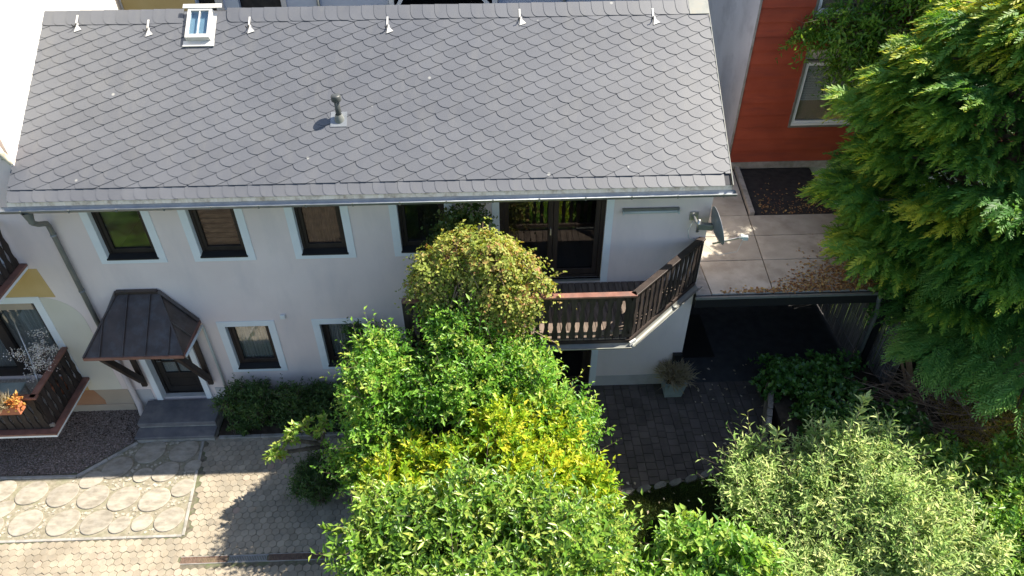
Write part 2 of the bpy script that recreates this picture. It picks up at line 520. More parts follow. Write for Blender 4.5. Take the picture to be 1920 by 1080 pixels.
def ring(m, x0, x1, z0, z1, wd, y0, y1, bottom=None):
    """rectangular frame between outer x0..x1,z0..z1 of width wd"""
    bt = wd if bottom is None else bottom
    m.box(x0, x0 + wd, y0, y1, z0, z1)
    m.box(x1 - wd, x1, y0, y1, z0, z1)
    m.box(x0 + wd, x1 - wd, y0 + 0.001, y1 - 0.001, z1 - wd, z1)
    if bt > 0:
        m.box(x0 + wd, x1 - wd, y0 + 0.001, y1 - 0.001, z0, z0 + bt)
    return m


# ------------------------------------------------------------------ foliage
def norm(a):
    return a / np.maximum(np.linalg.norm(a, axis=-1, keepdims=True), 1e-9)


def leaves_mesh(P, D, N, L, W, fold=0.25):
    """folded diamond leaves: position, direction, face normal, length, width -> verts, tris"""
    D = norm(D)
    S = norm(np.cross(D, N))
    N = np.cross(S, D)
    L = L[:, None]
    W = W[:, None]
    b = P
    t = P + D * L - N * L * 0.10
    mid = P + D * L * 0.45
    l = mid - S * W * 0.5 + N * W * fold
    r = mid + S * W * 0.5 + N * W * fold
    V = np.stack([b, l, t, r], 1)
    k = np.arange(len(P))[:, None] * 4
    F = np.concatenate([k + np.array([[0, 2, 1]]), k + np.array([[0, 3, 2]])], 1).reshape(-1, 3)
    return V.reshape(-1, 3), F


def lumpy(rng, n=7):
    Q = norm(rng.normal(size=(n, 3)))
    A = rng.uniform(-0.2, 0.24, n)
    def f(d):
        s = np.ones(len(d))
        for q, a in zip(Q, A):
            s += a * np.exp(-(1 - d @ q) * 9)
        return s
    return f


def clump(blobs, k, seed, size=0.37, core=0.60, out=0.90):
    rng = np.random.default_rng(seed + 500)
    res = []
    for b in blobs:
        c, r = np.array(b[:3]), np.array(b[3:])
        res.append((*c, *(r * core)))
        for _ in range(k):
            d = norm(rng.normal(size=3) + np.array([0, -.25, .45]))
            q = c + d * r * out * rng.uniform(.85, 1.12)
            rr = r.mean() * size * rng.uniform(.65, 1.25)
            res.append((*q, rr * rng.uniform(.85, 1.2), rr * rng.uniform(.85, 1.2), rr * rng.uniform(.8, 1.15)))
    return res


def shrub_foliage(blobs, nsh, per, leaf, seed, upness=0.5, length=0.3, inner=0.20, tuft=0.0, spread=0.9, droop=0.0, zmin=None, ratio=0.42, lob=1.0, hue=0.25, long_frac=0.11):
    """leafy shoots growing out of lumpy ellipsoids; returns V,F,rnd and shoot roots"""
    rng = np.random.default_rng(seed)
    B = np.array(blobs, float)
    area = (B[:, 3] * B[:, 4] + B[:, 4] * B[:, 5] + B[:, 3] * B[:, 5])
    idx = rng.choice(len(B), nsh, p=area / area.sum())
    d = norm(rng.normal(size=(nsh, 3)) + np.array([0, -0.15, 0.35]))
    fn = [lumpy(rng, 9) for _ in B]
    rad = np.ones(nsh)
    for k in range(len(B)):
        s = idx == k
        rad[s] = fn[k](d[s]) if lob else 1
    inn = rng.random(nsh) < inner
    rf = np.where(inn, rng.uniform(0.45, 0.88, nsh), rng.uniform(0.86, 1.0, nsh))
    C, R = B[idx, :3], B[idx, 3:]
    P = C + d * R * (rad * rf)[:, None]
    nrm = norm(d / R)
    keep = np.ones(nsh, bool)
    for k in range(len(B)):
        q = (P - B[k, :3]) / B[k, 3:]
        keep &= ~((idx != k) & ((q ** 2).sum(1) < 0.36))
    if zmin is not None:
        keep &= P[:, 2] > zmin
    P, nrm = P[keep], nrm[keep]
    n = len(P)
    sd = norm(nrm * 0.7 + np.array([0, 0, upness]) + rng.normal(size=(n, 3)) * 0.35)
    ln = length * rng.uniform(0.6, 1.3, n) * np.where(rng.random(n) < long_frac, 1.9, 1.0)
    srnd = np.clip(rng.normal(0.5, hue, n), 0, 1)
    t = (np.arange(per) + 0.5) / per
    t = t[None, :] + rng.uniform(-0.4, 0.4, (n, per)) / per
    LP = P[:, None, :] + sd[:, None, :] * (ln[:, None] * t)[..., None]
    LP[..., 2] -= droop * (ln[:, None] * t ** 2)
    a = sd[:, None, :].repeat(per, 1)
    ref = norm(np.cross(sd, rng.normal(size=(n, 3))))
    ref2 = np.cross(sd, ref)
    ang = np.arange(per)[None, :] * 2.4 + rng.uniform(0, 6.28, (n, 1)) + rng.uniform(-0.3, 0.3, (n, per))
    side = ref[:, None, :] * np.cos(ang)[..., None] + ref2[:, None, :] * np.sin(ang)[..., None]
    LD = norm(side * spread + a * (0.55 + tuft) + np.array([0, 0, 0.12 - droop * 0.6]) + rng.normal(size=LP.shape) * 0.12)
    LN = norm(a * 0.75 + np.array([0, 0, 0.6]) + rng.normal(size=LP.shape) * 0.3)
    sz = leaf * rng.uniform(0.5, 1.35, (n, per)) * rng.uniform(.75, 1.2, (n, 1)) * (1.05 - 0.3 * t)
    V, F = leaves_mesh(LP.reshape(-1, 3), LD.reshape(-1, 3), LN.reshape(-1, 3), sz.ravel(), (sz * ratio).ravel())
    r = np.clip(srnd[:, None] + rng.normal(0, 0.16, (n, per)), 0, 1).ravel()
    return V, F, np.repeat(r, 2), P, sd, ln


def stems(m, base, roots, rng, k, r0=0.03, n=6, sag=0.0):
    """tapering limbs from the base to k of the shoot roots"""
    base = np.array(base, float)
    sel = rng.choice(len(roots), min(k, len(roots)), replace=False)
    for i in sel:
        e = roots[i]
        mid1 = base + (e - base) * 0.35 + np.array([0, 0, 0.16 * np.linalg.norm(e - base)]) + rng.normal(size=3) * 0.04
        mid2 = base + (e - base) * 0.72 + np.array([0, 0, 0.10 * np.linalg.norm(e - base)]) + rng.normal(size=3) * 0.05
        m.tube([base + rng.normal(size=3) * 0.05 * np.array([1, 1, 0]), mid1, mid2, e], [r0, r0 * 0.7, r0 * 0.42, r0 * 0.16], n, cap=False)


def shrub(name, label, cat, base, blobs, nsh, per, leaf, lm, seed, bark='bark', nstem=24, r0=0.03, twigs=True, extra=None, lumps=12, **kw):
    if lumps:
        blobs = clump(blobs, lumps, seed)
    t = thing(name, label, cat, base)
    V, F, r, P, sd, ln = shrub_foliage(blobs, nsh, per, leaf, seed, **kw)
    if extra:
        V2, F2, r2_ = extra
        F = np.concatenate([F, F2 + len(V)])
        V = np.concatenate([V, V2])
        r = np.concatenate([r, r2_])
    bigmesh('foliage', V, F, lm, t, r)
    rng = np.random.default_rng(seed + 99)
    m = MB()
    stems(m, base, P, rng, nstem, r0)
    if twigs:
        pick = set(rng.choice(len(P), min(500, len(P)), replace=False).tolist()) | set(np.argsort(-ln)[:len(P) // 7].tolist())
        for i in pick:
            a = P[i] - sd[i] * 0.15
            m.tube([a, P[i] + sd[i] * ln[i] * 0.9], [0.006, 0.002], 4, cap=False)
    for pts in SPRIGS:
        m.tube([pts[0] - (pts[1] - pts[0]) * .6] + list(pts), [.009] + [.007] * (len(pts) - 1) + [.003], 5, cap=False)
    SPRIGS.clear()
    m.build('stem', bark, t, smooth=True)
    return t


SPRIGS = []


def sprig(points, per_m, leaf, seed, ratio=0.42, hue=0.5):
    """leaves along a free branch given as points"""
    rng = np.random.default_rng(seed)
    pts = np.array(points, float)
    SPRIGS.append(pts)
    seg = np.linalg.norm(np.diff(pts, axis=0), axis=1)
    cum = np.concatenate([[0], np.cumsum(seg)])
    n = max(4, int(cum[-1] * per_m))
    s = np.sort(rng.uniform(0.05, 1, n)) * cum[-1]
    P = np.stack([np.interp(s, cum, pts[:, k]) for k in range(3)], 1)
    d = norm(pts[-1] - pts[0])[None].repeat(n, 0)
    side = rng.normal(size=(n, 3))
    D = norm(side - (side * d).sum(1, keepdims=True) * d + d * 0.8 + np.array([0, 0, 0.2]))
    N = norm(np.array([0, 0, 1.0]) + rng.normal(size=(n, 3)) * 0.35)
    sz = leaf * rng.uniform(0.7, 1.25, n)
    V, F = leaves_mesh(P, D, N, sz, sz * ratio)
    return V, F, np.repeat(np.clip(rng.normal(hue, 0.2, n), 0, 1), 2)


def join_leaves(parts):
    V, F, r, k = [], [], [], 0
    for v, f, q in parts:
        V.append(v)
        F.append(f + k)
        r.append(q)
        k += len(v)
    return np.concatenate(V), np.concatenate(F), np.concatenate(r)


#@@SETTING
# ------------------------------------------------------------------ ground
def ground_z(x, y):
    t = min(1.0, max(0.0, (x + 2.9) / 2.2))
    t = t * t * (3 - 2 * t)
    z = -0.37 + t * 0.32
    return z


m = MB()
gx = [-120, -60, -30, -16] + [v * 0.5 for v in range(-26, 27)] + [16, 30, 60, 120]
gy = [-120, -60, -30, -18, -14, -10, -7, -5, -3, -1, 1, 3, 6, 9, 14, 20, 40, 120]
vs_ = [(x, y, ground_z(x, y)) for y in gy for x in gx]
nx = len(gx)
fs_ = [(j * nx + i, j * nx + i + 1, (j + 1) * nx + i + 1, (j + 1) * nx + i) for j in range(len(gy) - 1) for i in range(nx - 1)]
m.add(vs_, fs_)
m.build('ground', 'earth', kind='structure')

GZ = -0.30
# courtyard: bedding sheet plus hexagonal setts
random.seed(4)
court = MB().add([(-14, -4.5, GZ - 0.012), (-2.3, -4.5, GZ - 0.012), (-2.3, -0.78, GZ - 0.012), (-14, -0.78, GZ - 0.012)], [(0, 1, 2, 3)]).build('courtyard_paving', 'joint', kind='structure')
SP = 0.134


def right_edge(y):      # boundary between the disc path and the setts
    return -5.86 + (-0.8 - y) * 0.129


def hexmesh(mname, k):
    R_ = SP / math.sqrt(3) * 0.97
    mb = MB()
    rr = [(R_, -0.05), (R_, -0.005), (R_ * 0.92, 0.0)]
    vs_ = []
    jit = [1 + random.uniform(-0.045, 0.045) for _ in range(6)]
    for (r, h) in rr:
        for i in range(6):
            t = math.pi / 6 + i * math.pi / 3
            vs_.append((r * math.cos(t) * jit[i], r * math.sin(t) * jit[i], h + (random.uniform(-.002, .002) if h == 0 else 0)))
    fs_ = [(a * 6 + i, a * 6 + (i + 1) % 6, (a + 1) * 6 + (i + 1) % 6, (a + 1) * 6 + i) for a in (0, 1) for i in range(6)] + [(12, 13, 14, 15, 16, 17)]
    mb.add(vs_, fs_)
    return mb.mesh('hex_sett_%d' % k, mname), vs_, fs_


HEX = [hexmesh('hex', k) for k in range(8)] + [hexmesh('hex_red', 8)]
cells = []
dy = SP * math.sqrt(3) / 2
for j in range(0, 31):
    y = -0.86 - j * dy
    for i in range(0, 84):
        x = -13.2 + i * SP + (SP / 2 if j % 2 else 0)
        if x > -2.35:
            continue
        if y > -2.93 - 0.1:
            if x < right_edge(y) + 0.12:
                continue
        if -5.47 < x < -2.68 and abs(y + 3.43) < 0.125:
            continue
        cells.append((x, y))
rest = [MB(), MB()]
inview = [c for c in cells if -9.2 < c[0] < -2.45 and -4.05 < c[1]]
inview.sort(key=lambda c: c[1] - 0.02 * abs(c[0]))
chosen = set(inview[:300])
for c in cells:
    red = random.random() < 0.025
    me, vs_, fs_ = HEX[8] if red else HEX[random.randrange(8)]
    z = GZ + random.uniform(-0.006, 0.004)
    a = random.choice(range(6)) * math.pi / 3 + random.uniform(-0.03, 0.03)
    if c in chosen:
        link('hex_sett', me, court, loc=(c[0] + random.uniform(-.004, .004), c[1] + random.uniform(-.004, .004), z), rot=(random.uniform(-.02, .02), random.uniform(-.02, .02), a))
    else:
        ca, sa = math.cos(a), math.sin(a)
        rest[1 if red else 0].add([(c[0] + p[0] * ca - p[1] * sa, c[1] + p[0] * sa + p[1] * ca, z + p[2]) for p in vs_], fs_)
rest[0].build('hex_setts_rest', 'hex', court, kind='stuff')
rest[1].build('reddish_setts_rest', 'hex_red', court, kind='stuff')

# disc path
path_poly = [(-14, -2.93), (right_edge(-2.93), -2.93), (right_edge(-0.86), -0.86), (-7.12, -0.86), (-7.95, -1.60), (-14, -1.57)]
path = MB().prism(path_poly, lambda x, y: (x, y, GZ - 0.05), lambda x, y: (x, y, GZ - 0.008)).build('disc_path', 'mortar', kind='structure')
DISCS = [(-6.757, -1.128, .27), (-6.115, -1.133, .26), (-7.267, -1.469, .265), (-6.31, -1.6, .235), (-5.835, -1.49, .15), (-6.715, -1.66, .17), (-7.64, -1.73, .2), (-5.87, -1.978, .2),
         (-8.616, -1.983, .265), (-8.03, -2.041, .265), (-7.45, -2.109, .265), (-6.88, -2.166, .265), (-6.306, -2.211, .265), (-8.99, -2.32, .2), (-9.22, -1.93, .26), (-7.764, -2.622, .27), (-8.432, -2.598, .27),
         (-7.171, -2.64, .26), (-6.742, -2.71, .175), (-6.365, -2.68, .175), (-5.90, -2.632, .25), (-9.05, -2.7, .25), (-9.75, -2.1, .26), (-9.6, -2.65, .25), (-10.2, -2.5, .26), (-10.4, -1.9, .25)]
rnd_ = random.Random(8)
for (x, y, r) in DISCS:
    mb = MB()
    n = 28
    ph = [rnd_.uniform(0, 6.28) for _ in range(3)]
    rot = math.radians(35)
    ringp = []
    for k in range(n):
        t = 2 * math.pi * k / n
        q = r * (1 + 0.02 * math.sin(2 * t + ph[0]) + 0.015 * math.sin(3 * t + ph[1]))
        ex, ey = q * 1.06 * math.cos(t), q * 0.92 * math.sin(t)
        ringp.append((ex * math.cos(rot) - ey * math.sin(rot), ex * math.sin(rot) + ey * math.cos(rot)))
    v = [(p[0], p[1], -0.03) for p in ringp] + [(p[0], p[1], 0.010) for p in ringp] + [(p[0] * .96, p[1] * .96, 0.017) for p in ringp]
    f = [(a * n + k, a * n + (k + 1) % n, (a + 1) * n + (k + 1) % n, (a + 1) * n + k) for a in (0, 1) for k in range(n)] + [tuple(range(2 * n, 3 * n))]
    mb.add(v, f)
    link('disc_slab', mb.mesh('disc_slab', 'disc'), path, loc=(x, y, GZ), rot=(rnd_.uniform(-.012, .012), rnd_.uniform(-.012, .012), 0))
# rubble between the discs
rub = MB()
for k in range(2600):
    x, y = rnd_.uniform(-10.6, -5.5), rnd_.uniform(-2.88, -0.9)
    if x > right_edge(y) - 0.06 or (x - (-7.12)) * 0.74 + 0.83 * (-0.86 - y) < 0.05 and x < -7.05:
        continue
    if x < -7.05 and y > -0.86 - (-7.12 - x) * 0.89 - 0.06:
        continue
    if x < -7.95 and y > -1.65:
        continue
    if any((x - a) ** 2 + (y - b) ** 2 < (c * 1.05 + 0.02) ** 2 for a, b, c in DISCS):
        continue
    s = rnd_.uniform(0.02, 0.042)
    a0 = rnd_.uniform(0, 6)
    k_ = rnd_.choice((4, 5, 6))
    pol = [(x + s * rnd_.uniform(.75, 1.15) * math.cos(a0 + i * 6.283 / k_), y + s * rnd_.uniform(.75, 1.15) * math.sin(a0 + i * 6.283 / k_)) for i in range(k_)]
    h = GZ + rnd_.uniform(-0.003, 0.006)
    rub.prism(pol, lambda X, Y: (X, Y, GZ - 0.03), lambda X, Y: (x + (X - x) * .85, y + (Y - y) * .85, h))
rub.build('rubble_infill', 'rubble', path, kind='stuff')

# gravel strip
MB().add([(-14, -1.6, GZ - 0.02), (-7.98, -1.6, GZ - 0.02), (-7.1, -0.86, GZ - 0.02), (-7.1, 0.02, GZ - 0.02), (-14, 0.02, GZ - 0.02)], [(0, 1, 2, 3, 4)]).build('gravel_bed', 'soil', kind='structure')
rng = np.random.default_rng(3)
pb = []
PX = rng.uniform(-10.4, -7.06, 16000)
PY = rng.uniform(-1.56, 0.0, 16000)
ok = ~((PX > -7.95) & (PY < -0.84 - (-7.12 - PX) * 0.89 + 0.05))
PX, PY = PX[ok], PY[ok]
n = len(PX)
S = rng.uniform(0.011, 0.026, n)
octa = np.array([(1, 0, 0), (0, 1, 0), (-1, 0, 0), (0, -1, 0), (0, 0, .7), (0, 0, -.7)], float)
fo = np.array([(0, 1, 4), (1, 2, 4), (2, 3, 4), (3, 0, 4), (1, 0, 5), (2, 1, 5), (3, 2, 5), (0, 3, 5)])
V = octa[None] * S[:, None, None] * rng.uniform(0.7, 1.3, (n, 6, 1))
a = rng.uniform(0, 6.28, n)
ca, sa = np.cos(a), np.sin(a)
V = np.stack([V[..., 0] * ca[:, None] - V[..., 1] * sa[:, None] + PX[:, None], V[..., 0] * sa[:, None] + V[..., 1] * ca[:, None] + PY[:, None], V[..., 2] + (GZ - 0.01 + rng.uniform(0, 0.012, n))[:, None]], -1)
F = (np.arange(n)[:, None, None] * 6 + fo[None]).reshape(-1, 3)
o = bigmesh('pebbles', V, F, 'pebble', None, kind='stuff')
o['label'] = 'brown pebbles filling the bed beside the entrance steps'
o['category'] = 'gravel'

# kerbs
k = thing('gravel_kerb', 'thin concrete edging between brown pebbles and round slab path', 'kerb', (-8, -1.6, GZ))
for a, b in (((-7.1, -0.89), (-7.52, -1.27)), ((-7.53, -1.275), (-7.95, -1.645)), ((-7.96, -1.645), (-8.95, -1.635)), ((-8.96, -1.635), (-9.95, -1.625)), ((-9.96, -1.625), (-10.95, -1.615))):
    MB().bar((*a, GZ - 0.02), (*b, GZ - 0.02), 0.06, 0.09).build('kerb_stone', 'kerb', k, bevel=0.008)
k = thing('bed_kerb', 'pale concrete edging in front of the low shrub bed', 'kerb', (-4.2, -0.8, GZ))
for i in range(4):
    MB().box(-5.53 + i * 0.82, -5.53 + i * 0.82 + 0.81, -0.86, -0.79, GZ - 0.1, GZ + 0.035 + 0.004 * (i % 2)).build('kerb_stone', 'kerb', k, bevel=0.008)
k = thing('path_edging', 'narrow concrete strip bordering the round slab path', 'kerb', (-5.7, -1.9, GZ))
for i in range(3):
    y0, y1 = -0.9 - i * 0.69, -0.9 - (i + 1) * 0.69 + 0.012
    MB().bar((right_edge(y0) + 0.025, y0, GZ - 0.03), (right_edge(y1) + 0.025, y1, GZ - 0.03), 0.05, 0.075).build('edging_stone', 'kerb', k, bevel=0.006)
for i in range(6):
    x1 = right_edge(-2.96) - i * 0.95
    MB().box(x1 - 0.94, x1, -2.985, -2.935, GZ - 0.08, GZ + 0.006).build('edging_stone', 'kerb', k, bevel=0.006)
MB().box(-5.55, -2.2, -0.79, 0.02, GZ - 0.06, GZ + 0.02).build('shrub_bed', 'soil', kind='structure')

# drain channel
dr = thing('drain_channel', 'narrow slotted drainage grate set in the hexagonal paving', 'drain', (-4, -3.43, GZ))
MB().box(-5.46, -2.6, -3.507, -3.495, GZ - 0.1, GZ - 0.001).box(-5.46, -2.6, -3.375, -3.363, GZ - 0.1, GZ - 0.001).box(-5.46, -2.6, -3.495, -3.375, GZ - 0.1, GZ - 0.07).build('channel', 'kerb', dr)
for (x0, x1, mt) in ((-5.45, -4.65, 'rust'), (-4.64, -3.98, 'zinc'), (-3.97, -3.3, 'rust'), (-3.29, -2.62, 'rust')):
    mb = MB().box(x0, x1, -3.492, -3.48, GZ - 0.03, GZ).box(x0, x1, -3.39, -3.378, GZ - 0.03, GZ)
    x = x0 + 0.01
    while x < x1 - 0.01:
        mb.box(x, x + 0.014, -3.48, -3.39, GZ - 0.028, GZ - 0.002)
        x += 0.028
    mb.build('grate', mt, dr)

MB().prism([(-9.0, -8.6), (-2.2, -8.6), (-2.2, -5.0), (-9.0, -5.0)], lambda x, y: (x, y, GZ - 0.1), lambda x, y: (x, y, GZ - 0.03)).build('reflection_dark_bed', 'soil', kind='structure')  # soil sheet out of view, added to darken the upper window reflections
# terrace blocks
terr = MB().add([(-0.9, -2.62, -0.02), (5.35, -2.3, -0.02), (5.35, 0.0, -0.02), (-0.9, 0.0, -0.02)], [(0, 1, 2, 3)]).build('terrace', 'joint', kind='structure')
MB().add([(3.69, 0.0, -0.024), (7.6, 0.0, -0.024), (7.6, 6.0, -0.024), (3.69, 6.0, -0.024)], [(0, 1, 2, 3)]).build('passage_floor', 'asphalt', kind='structure')
blk = {}
random.seed(11)


def blockmesh(w_, h_):
    key = (round(w_, 3), round(h_, 3))
    if key not in blk:
        a, b, e = w_ / 2 - 0.004, h_ / 2 - 0.004, 0.006
        v = [(-a, -b, -.05), (a, -b, -.05), (a, b, -.05), (-a, b, -.05), (-a, -b, -e), (a, -b, -e), (a, b, -e), (-a, b, -e), (-a + e, -b + e, 0), (a - e, -b + e, 0), (a - e, b - e, 0), (-a + e, b - e, 0)]
        f = [(i, (i + 1) % 4, 4 + (i + 1) % 4, 4 + i) for i in range(4)] + [(4 + i, 4 + (i + 1) % 4, 8 + (i + 1) % 4, 8 + i) for i in range(4)] + [(8, 9, 10, 11)]
        blk[key] = MB().add(v, f).mesh('block', 'block')
    return blk[key]


def terr_edge(x):
    return -2.62 + 0.30 * max(0, x - 1.6) ** 1.25 * 0.45


cnt = 0
x = -0.6
while x < 5.2:
    w_ = random.choice((0.16, 0.16, 0.20))
    y = -0.01 - random.choice((0, 0.08, 0.12))
    if y < -0.05:
        link('paving_block', blockmesh(w_, -y - 0.01), terr, loc=(x + w_ / 2, (y - 0.01) / 2, 0))
    while y > terr_edge(x) + 0.1:
        h_ = random.choice((0.16, 0.2, 0.24))
        if x > 0.7:
            link('paving_block', blockmesh(w_, h_), terr, loc=(x + w_ / 2, y - h_ / 2, random.uniform(-.003, .002)), rot=(random.uniform(-.008, .008), random.uniform(-.008, .008), 0))
            cnt += 1
        y -= h_
    x += w_
eg = thing('terrace_edging', 'row of pale uneven stones edging the dark paved terrace', 'edging', (2.4, -2.4, 0))
random.seed(5)
for i in range(9):
    x = 1.35 + i * 0.3
    y = terr_edge(x) - 0.03 + random.uniform(-.03, .03)
    pol = [(x + 0.15 * random.uniform(.75, 1.0) * math.cos(t) , y + 0.075 * random.uniform(.8, 1.2) * math.sin(t) + 0.07 * math.cos(t) * (i / 9)) for t in [j * 6.283 / 8 for j in range(8)]]
    MB().prism(pol, lambda X, Y: (X, Y, -0.06), lambda X, Y: (X, Y, 0.02)).build('edge_stone', 'edge_stone', eg, bevel=0.01)
link('stepping_stone', MB().prism([(3.3 + .25 * math.cos(j * .7), -3.2 + .17 * math.sin(j * .7)) for j in range(9)], lambda X, Y: (X, Y, -0.06), lambda X, Y: (X, Y, 0.0)).mesh('s', 'edge_stone'), label='flat grey stepping stone in the shaded lawn', category='stone')


def grass(name, x0, x1, y0, y1, z, n, h, mt, seed, cond=None, label=None):
    rng = np.random.default_rng(seed)
    P = np.stack([rng.uniform(x0, x1, n), rng.uniform(y0, y1, n), np.full(n, z)], 1)
    if cond is not None:
        P = P[cond(P)]
    n = len(P)
    D = norm(rng.normal(size=(n, 3)) * np.array([.5, .5, 0]) + np.array([0, 0, 0.8]))
    N = norm(rng.normal(size=(n, 3)) + np.array([0, 0, .3]))
    L = h * rng.uniform(.5, 1.4, n)
    V, F = leaves_mesh(P, D, N, L, np.full(n, 0.013), 0.1)
    patch = np.sin(P[:, 0] * 3.1) * np.sin(P[:, 1] * 2.7 + 1) * 0.2
    o = bigmesh(name, V, F, mt, None, np.repeat(np.clip(rng.normal(.45, .2, n) + patch, 0, 1), 2), kind='stuff')
    o['label'] = label
    o['category'] = 'grass'


def lawn_cond(P):
    e = -2.62 + 0.30 * np.maximum(0, P[:, 0] - 1.6) ** 1.25 * 0.45
    return (P[:, 1] < e - 0.05) & (P[:, 0] < 5.2)


MB().add([(0.2, -7.0, -0.035), (5.3, -7.0, -0.035), (5.3, -1.2, -0.035), (0.2, -2.4, -0.035)], [(0, 1, 2, 3)]).build('lawn_soil', 'earth', kind='structure')
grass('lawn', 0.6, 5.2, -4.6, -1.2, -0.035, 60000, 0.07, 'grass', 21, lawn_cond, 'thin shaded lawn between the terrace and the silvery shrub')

# raised bed on the right
MB().prism([(5.32, -7), (16, -7), (16, 0.05), (8.6, 0.05), (5.75, -0.1), (5.3, -1.0), (5.22, -3)], lambda X, Y: (X, Y, -0.1), lambda X, Y: (X, Y, 0.42)).build('raised_bed', 'soil', kind='structure')
MB().add([(8.3, -3.4, 0.426), (16, -3.4, 0.426), (16, 0.0, 0.426), (8.9, -0.9, 0.426)], [(0, 1, 2, 3)]).build('dry_lawn_soil', 'earth', kind='structure')
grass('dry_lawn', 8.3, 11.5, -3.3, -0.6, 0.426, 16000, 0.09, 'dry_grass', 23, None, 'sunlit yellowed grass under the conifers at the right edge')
pal = thing('palisade', 'grey weathered timber boards holding the ivy bed beside the terrace', 'retaining wall', (5.2, -0.7, 0))
PA, PB = Vector((5.02, -1.55, 0)), Vector((5.62, 0.02, 0))
for i in range(9):
    a, b = PA.lerp(PB, i / 9 + 0.003), PA.lerp(PB, (i + 1) / 9 - 0.003)
    h = 0.50 + 0.02 * ((i * 7) % 3)
    MB().bar((a.x, a.y, h / 2 - 0.02), (b.x, b.y, h / 2 - 0.02), 0.1, h).build('palisade_board', 'weathered', pal, bevel=0.01)

#@@HOUSE
# ------------------------------------------------------------------ main house
HX0, HX1 = -7.42, 3.68
house = thing('house', 'pale two-storey house with long grey slate roof', 'house', (-1.8, 0, 0))
UP = [(-6.77, -5.65), (-5.18, -4.13), (-3.445, -2.40), (-1.73, -0.68)]
LOW = [(-5.21, -4.14), (-3.45, -2.40), (-1.73, -0.68)]
T = 0.125
ops = []
for (a, b) in UP:
    ops.append((a + T, b - T, 3.53, 4.70))
for (a, b) in LOW:
    ops.append((a + T, b - T, 0.80, 1.90))
BD = (0.10, 1.90, 2.82, 4.72)      # balcony door
TD = (0.10, 1.87, 0.02, 2.12)      # terrace door
FD = (-6.80, -5.90, 0.0, 1.98)     # front door
ops += [BD, TD, FD]
wall_y(HX0, HX1, -0.35, 5.15, 0.0, 0.3, ops).build('wall', 'plaster', house)
m = MB()
m.box(HX1 - 0.28, HX1 - 0.002, 0.3, 4.85, -0.35, 5.15)
m.box(HX0, HX1 - 0.28, 4.6, 4.85, -0.35, 5.15)
m.box(HX0, HX0 + 0.2, 0.3, 4.6, -0.35, 5.15)
m.add([(HX1 - 0.002, 0.0, 5.15), (HX1 - 0.002, 4.85, 5.15), (HX1 - 0.002, 2.415, 6.75)], [(0, 1, 2)])
m.build('side_wall', 'plaster', house)
m = MB().box(HX0 + 0.2, HX1 - 0.28, 0.3, 4.6, 2.5, 2.8).box(HX0 + 0.2, HX1 - 0.28, 0.3, 4.6, -0.3, 0.0).box(HX0 + 0.2, HX1 - 0.28, 2.6, 2.7, 0.0, 2.5).box(HX0 + 0.2, HX1 - 0.28, 2.6, 2.7, 2.8, 5.1)
m.build('inner_floor', 'inside', house)
# plinth band, 8 mm proud, interrupted at the doors
m = MB()
for (a, b) in ((HX0, -6.98), (-5.70, 0.0), (1.99, HX1 + 0.008)):
    m.box(a, b, -0.010, 0.0 - 0.0005, -0.35, 0.275)
m.build('plinth', 'plinth', house)

PANE_Y = 0.13


def window(a, b, z0, z1, curtain=None, lace=False, two=False, parent=None):
    """outer surround a..b; window object = white surround, children frame, pane, sill"""
    m = MB()
    ring(m, a, b, z0, z1, T, -0.014, -0.0005, bottom=0.095)
    i0, i1, j0, j1 = a + T, b - T, z0 + 0.095, z1 - T
    m.box(i0 - 0.0, i0 + 0.008, -0.012, 0.11, j0, j1)
    m.box(i1 - 0.008, i1, -0.012, 0.11, j0, j1)
    w_ = m.build('window', 'white_trim', parent or house)
    f = MB()
    ring(f, i0 + 0.008, i1 - 0.008, j0, j1, 0.05, 0.085, 0.16)
    ring(f, i0 + 0.06, i1 - 0.06, j0 + 0.052, j1 - 0.052, 0.055, 0.10, 0.15, bottom=0.085)
    f.build('frame', 'brown_wood', w_, bevel=0.004)
    MB().box(i0 + 0.115, i1 - 0.115, PANE_Y, PANE_Y + 0.012, j0 + 0.137, j1 - 0.107).build('pane', 'glass', w_)
    s = MB().prism([(-0.035, j0 - 0.012), (-0.035, j0 + 0.012), (0.085, j0 + 0.05), (0.085, j0 - 0.012)], lambda Y, Z: (i0 - 0.004, Y, Z), lambda Y, Z: (i1 + 0.004, Y, Z))
    s.build('sill', 'black', w_, bevel=0.003)
    if curtain:
        c = MB()
        n = 40
        zt = j1 - 0.02
        zb = j0 + 0.1
        pts = []
        for k in range(n + 1):
            X = i0 + 0.03 + (i1 - i0 - 0.06) * k / n
            pts.append((X, 0.19 + 0.015 * math.sin(k * 1.9)))
        for (zz0, zz1) in ((zb, zt),):
            vs_ = [(p[0], p[1], zz0) for p in pts] + [(p[0], p[1], zz1) for p in pts]
            c.add(vs_, [(k, k + 1, n + 2 + k, n + 1 + k) for k in range(n)])
        c.build('curtain', curtain, w_)
    return w_


for k, (a, b) in enumerate(UP):
    window(a, b, 3.435, 4.825, curtain=(None, None, 'curtain_red', None)[k])
w2 = [o for o in house.children if o.name.startswith('window')][1]
for k in range(6):  # brown slats behind the pane, added to imitate a reflection
    MB().box(-4.95, -4.36, 0.19, 0.215, 3.70 + k * 0.10, 3.77 + k * 0.10).build('reflection_slat', 'reflection_brown', w2, bevel=0.006)
for k, (a, b) in enumerate(LOW):
    window(a, b, 0.705, 2.025, curtain='curtain')


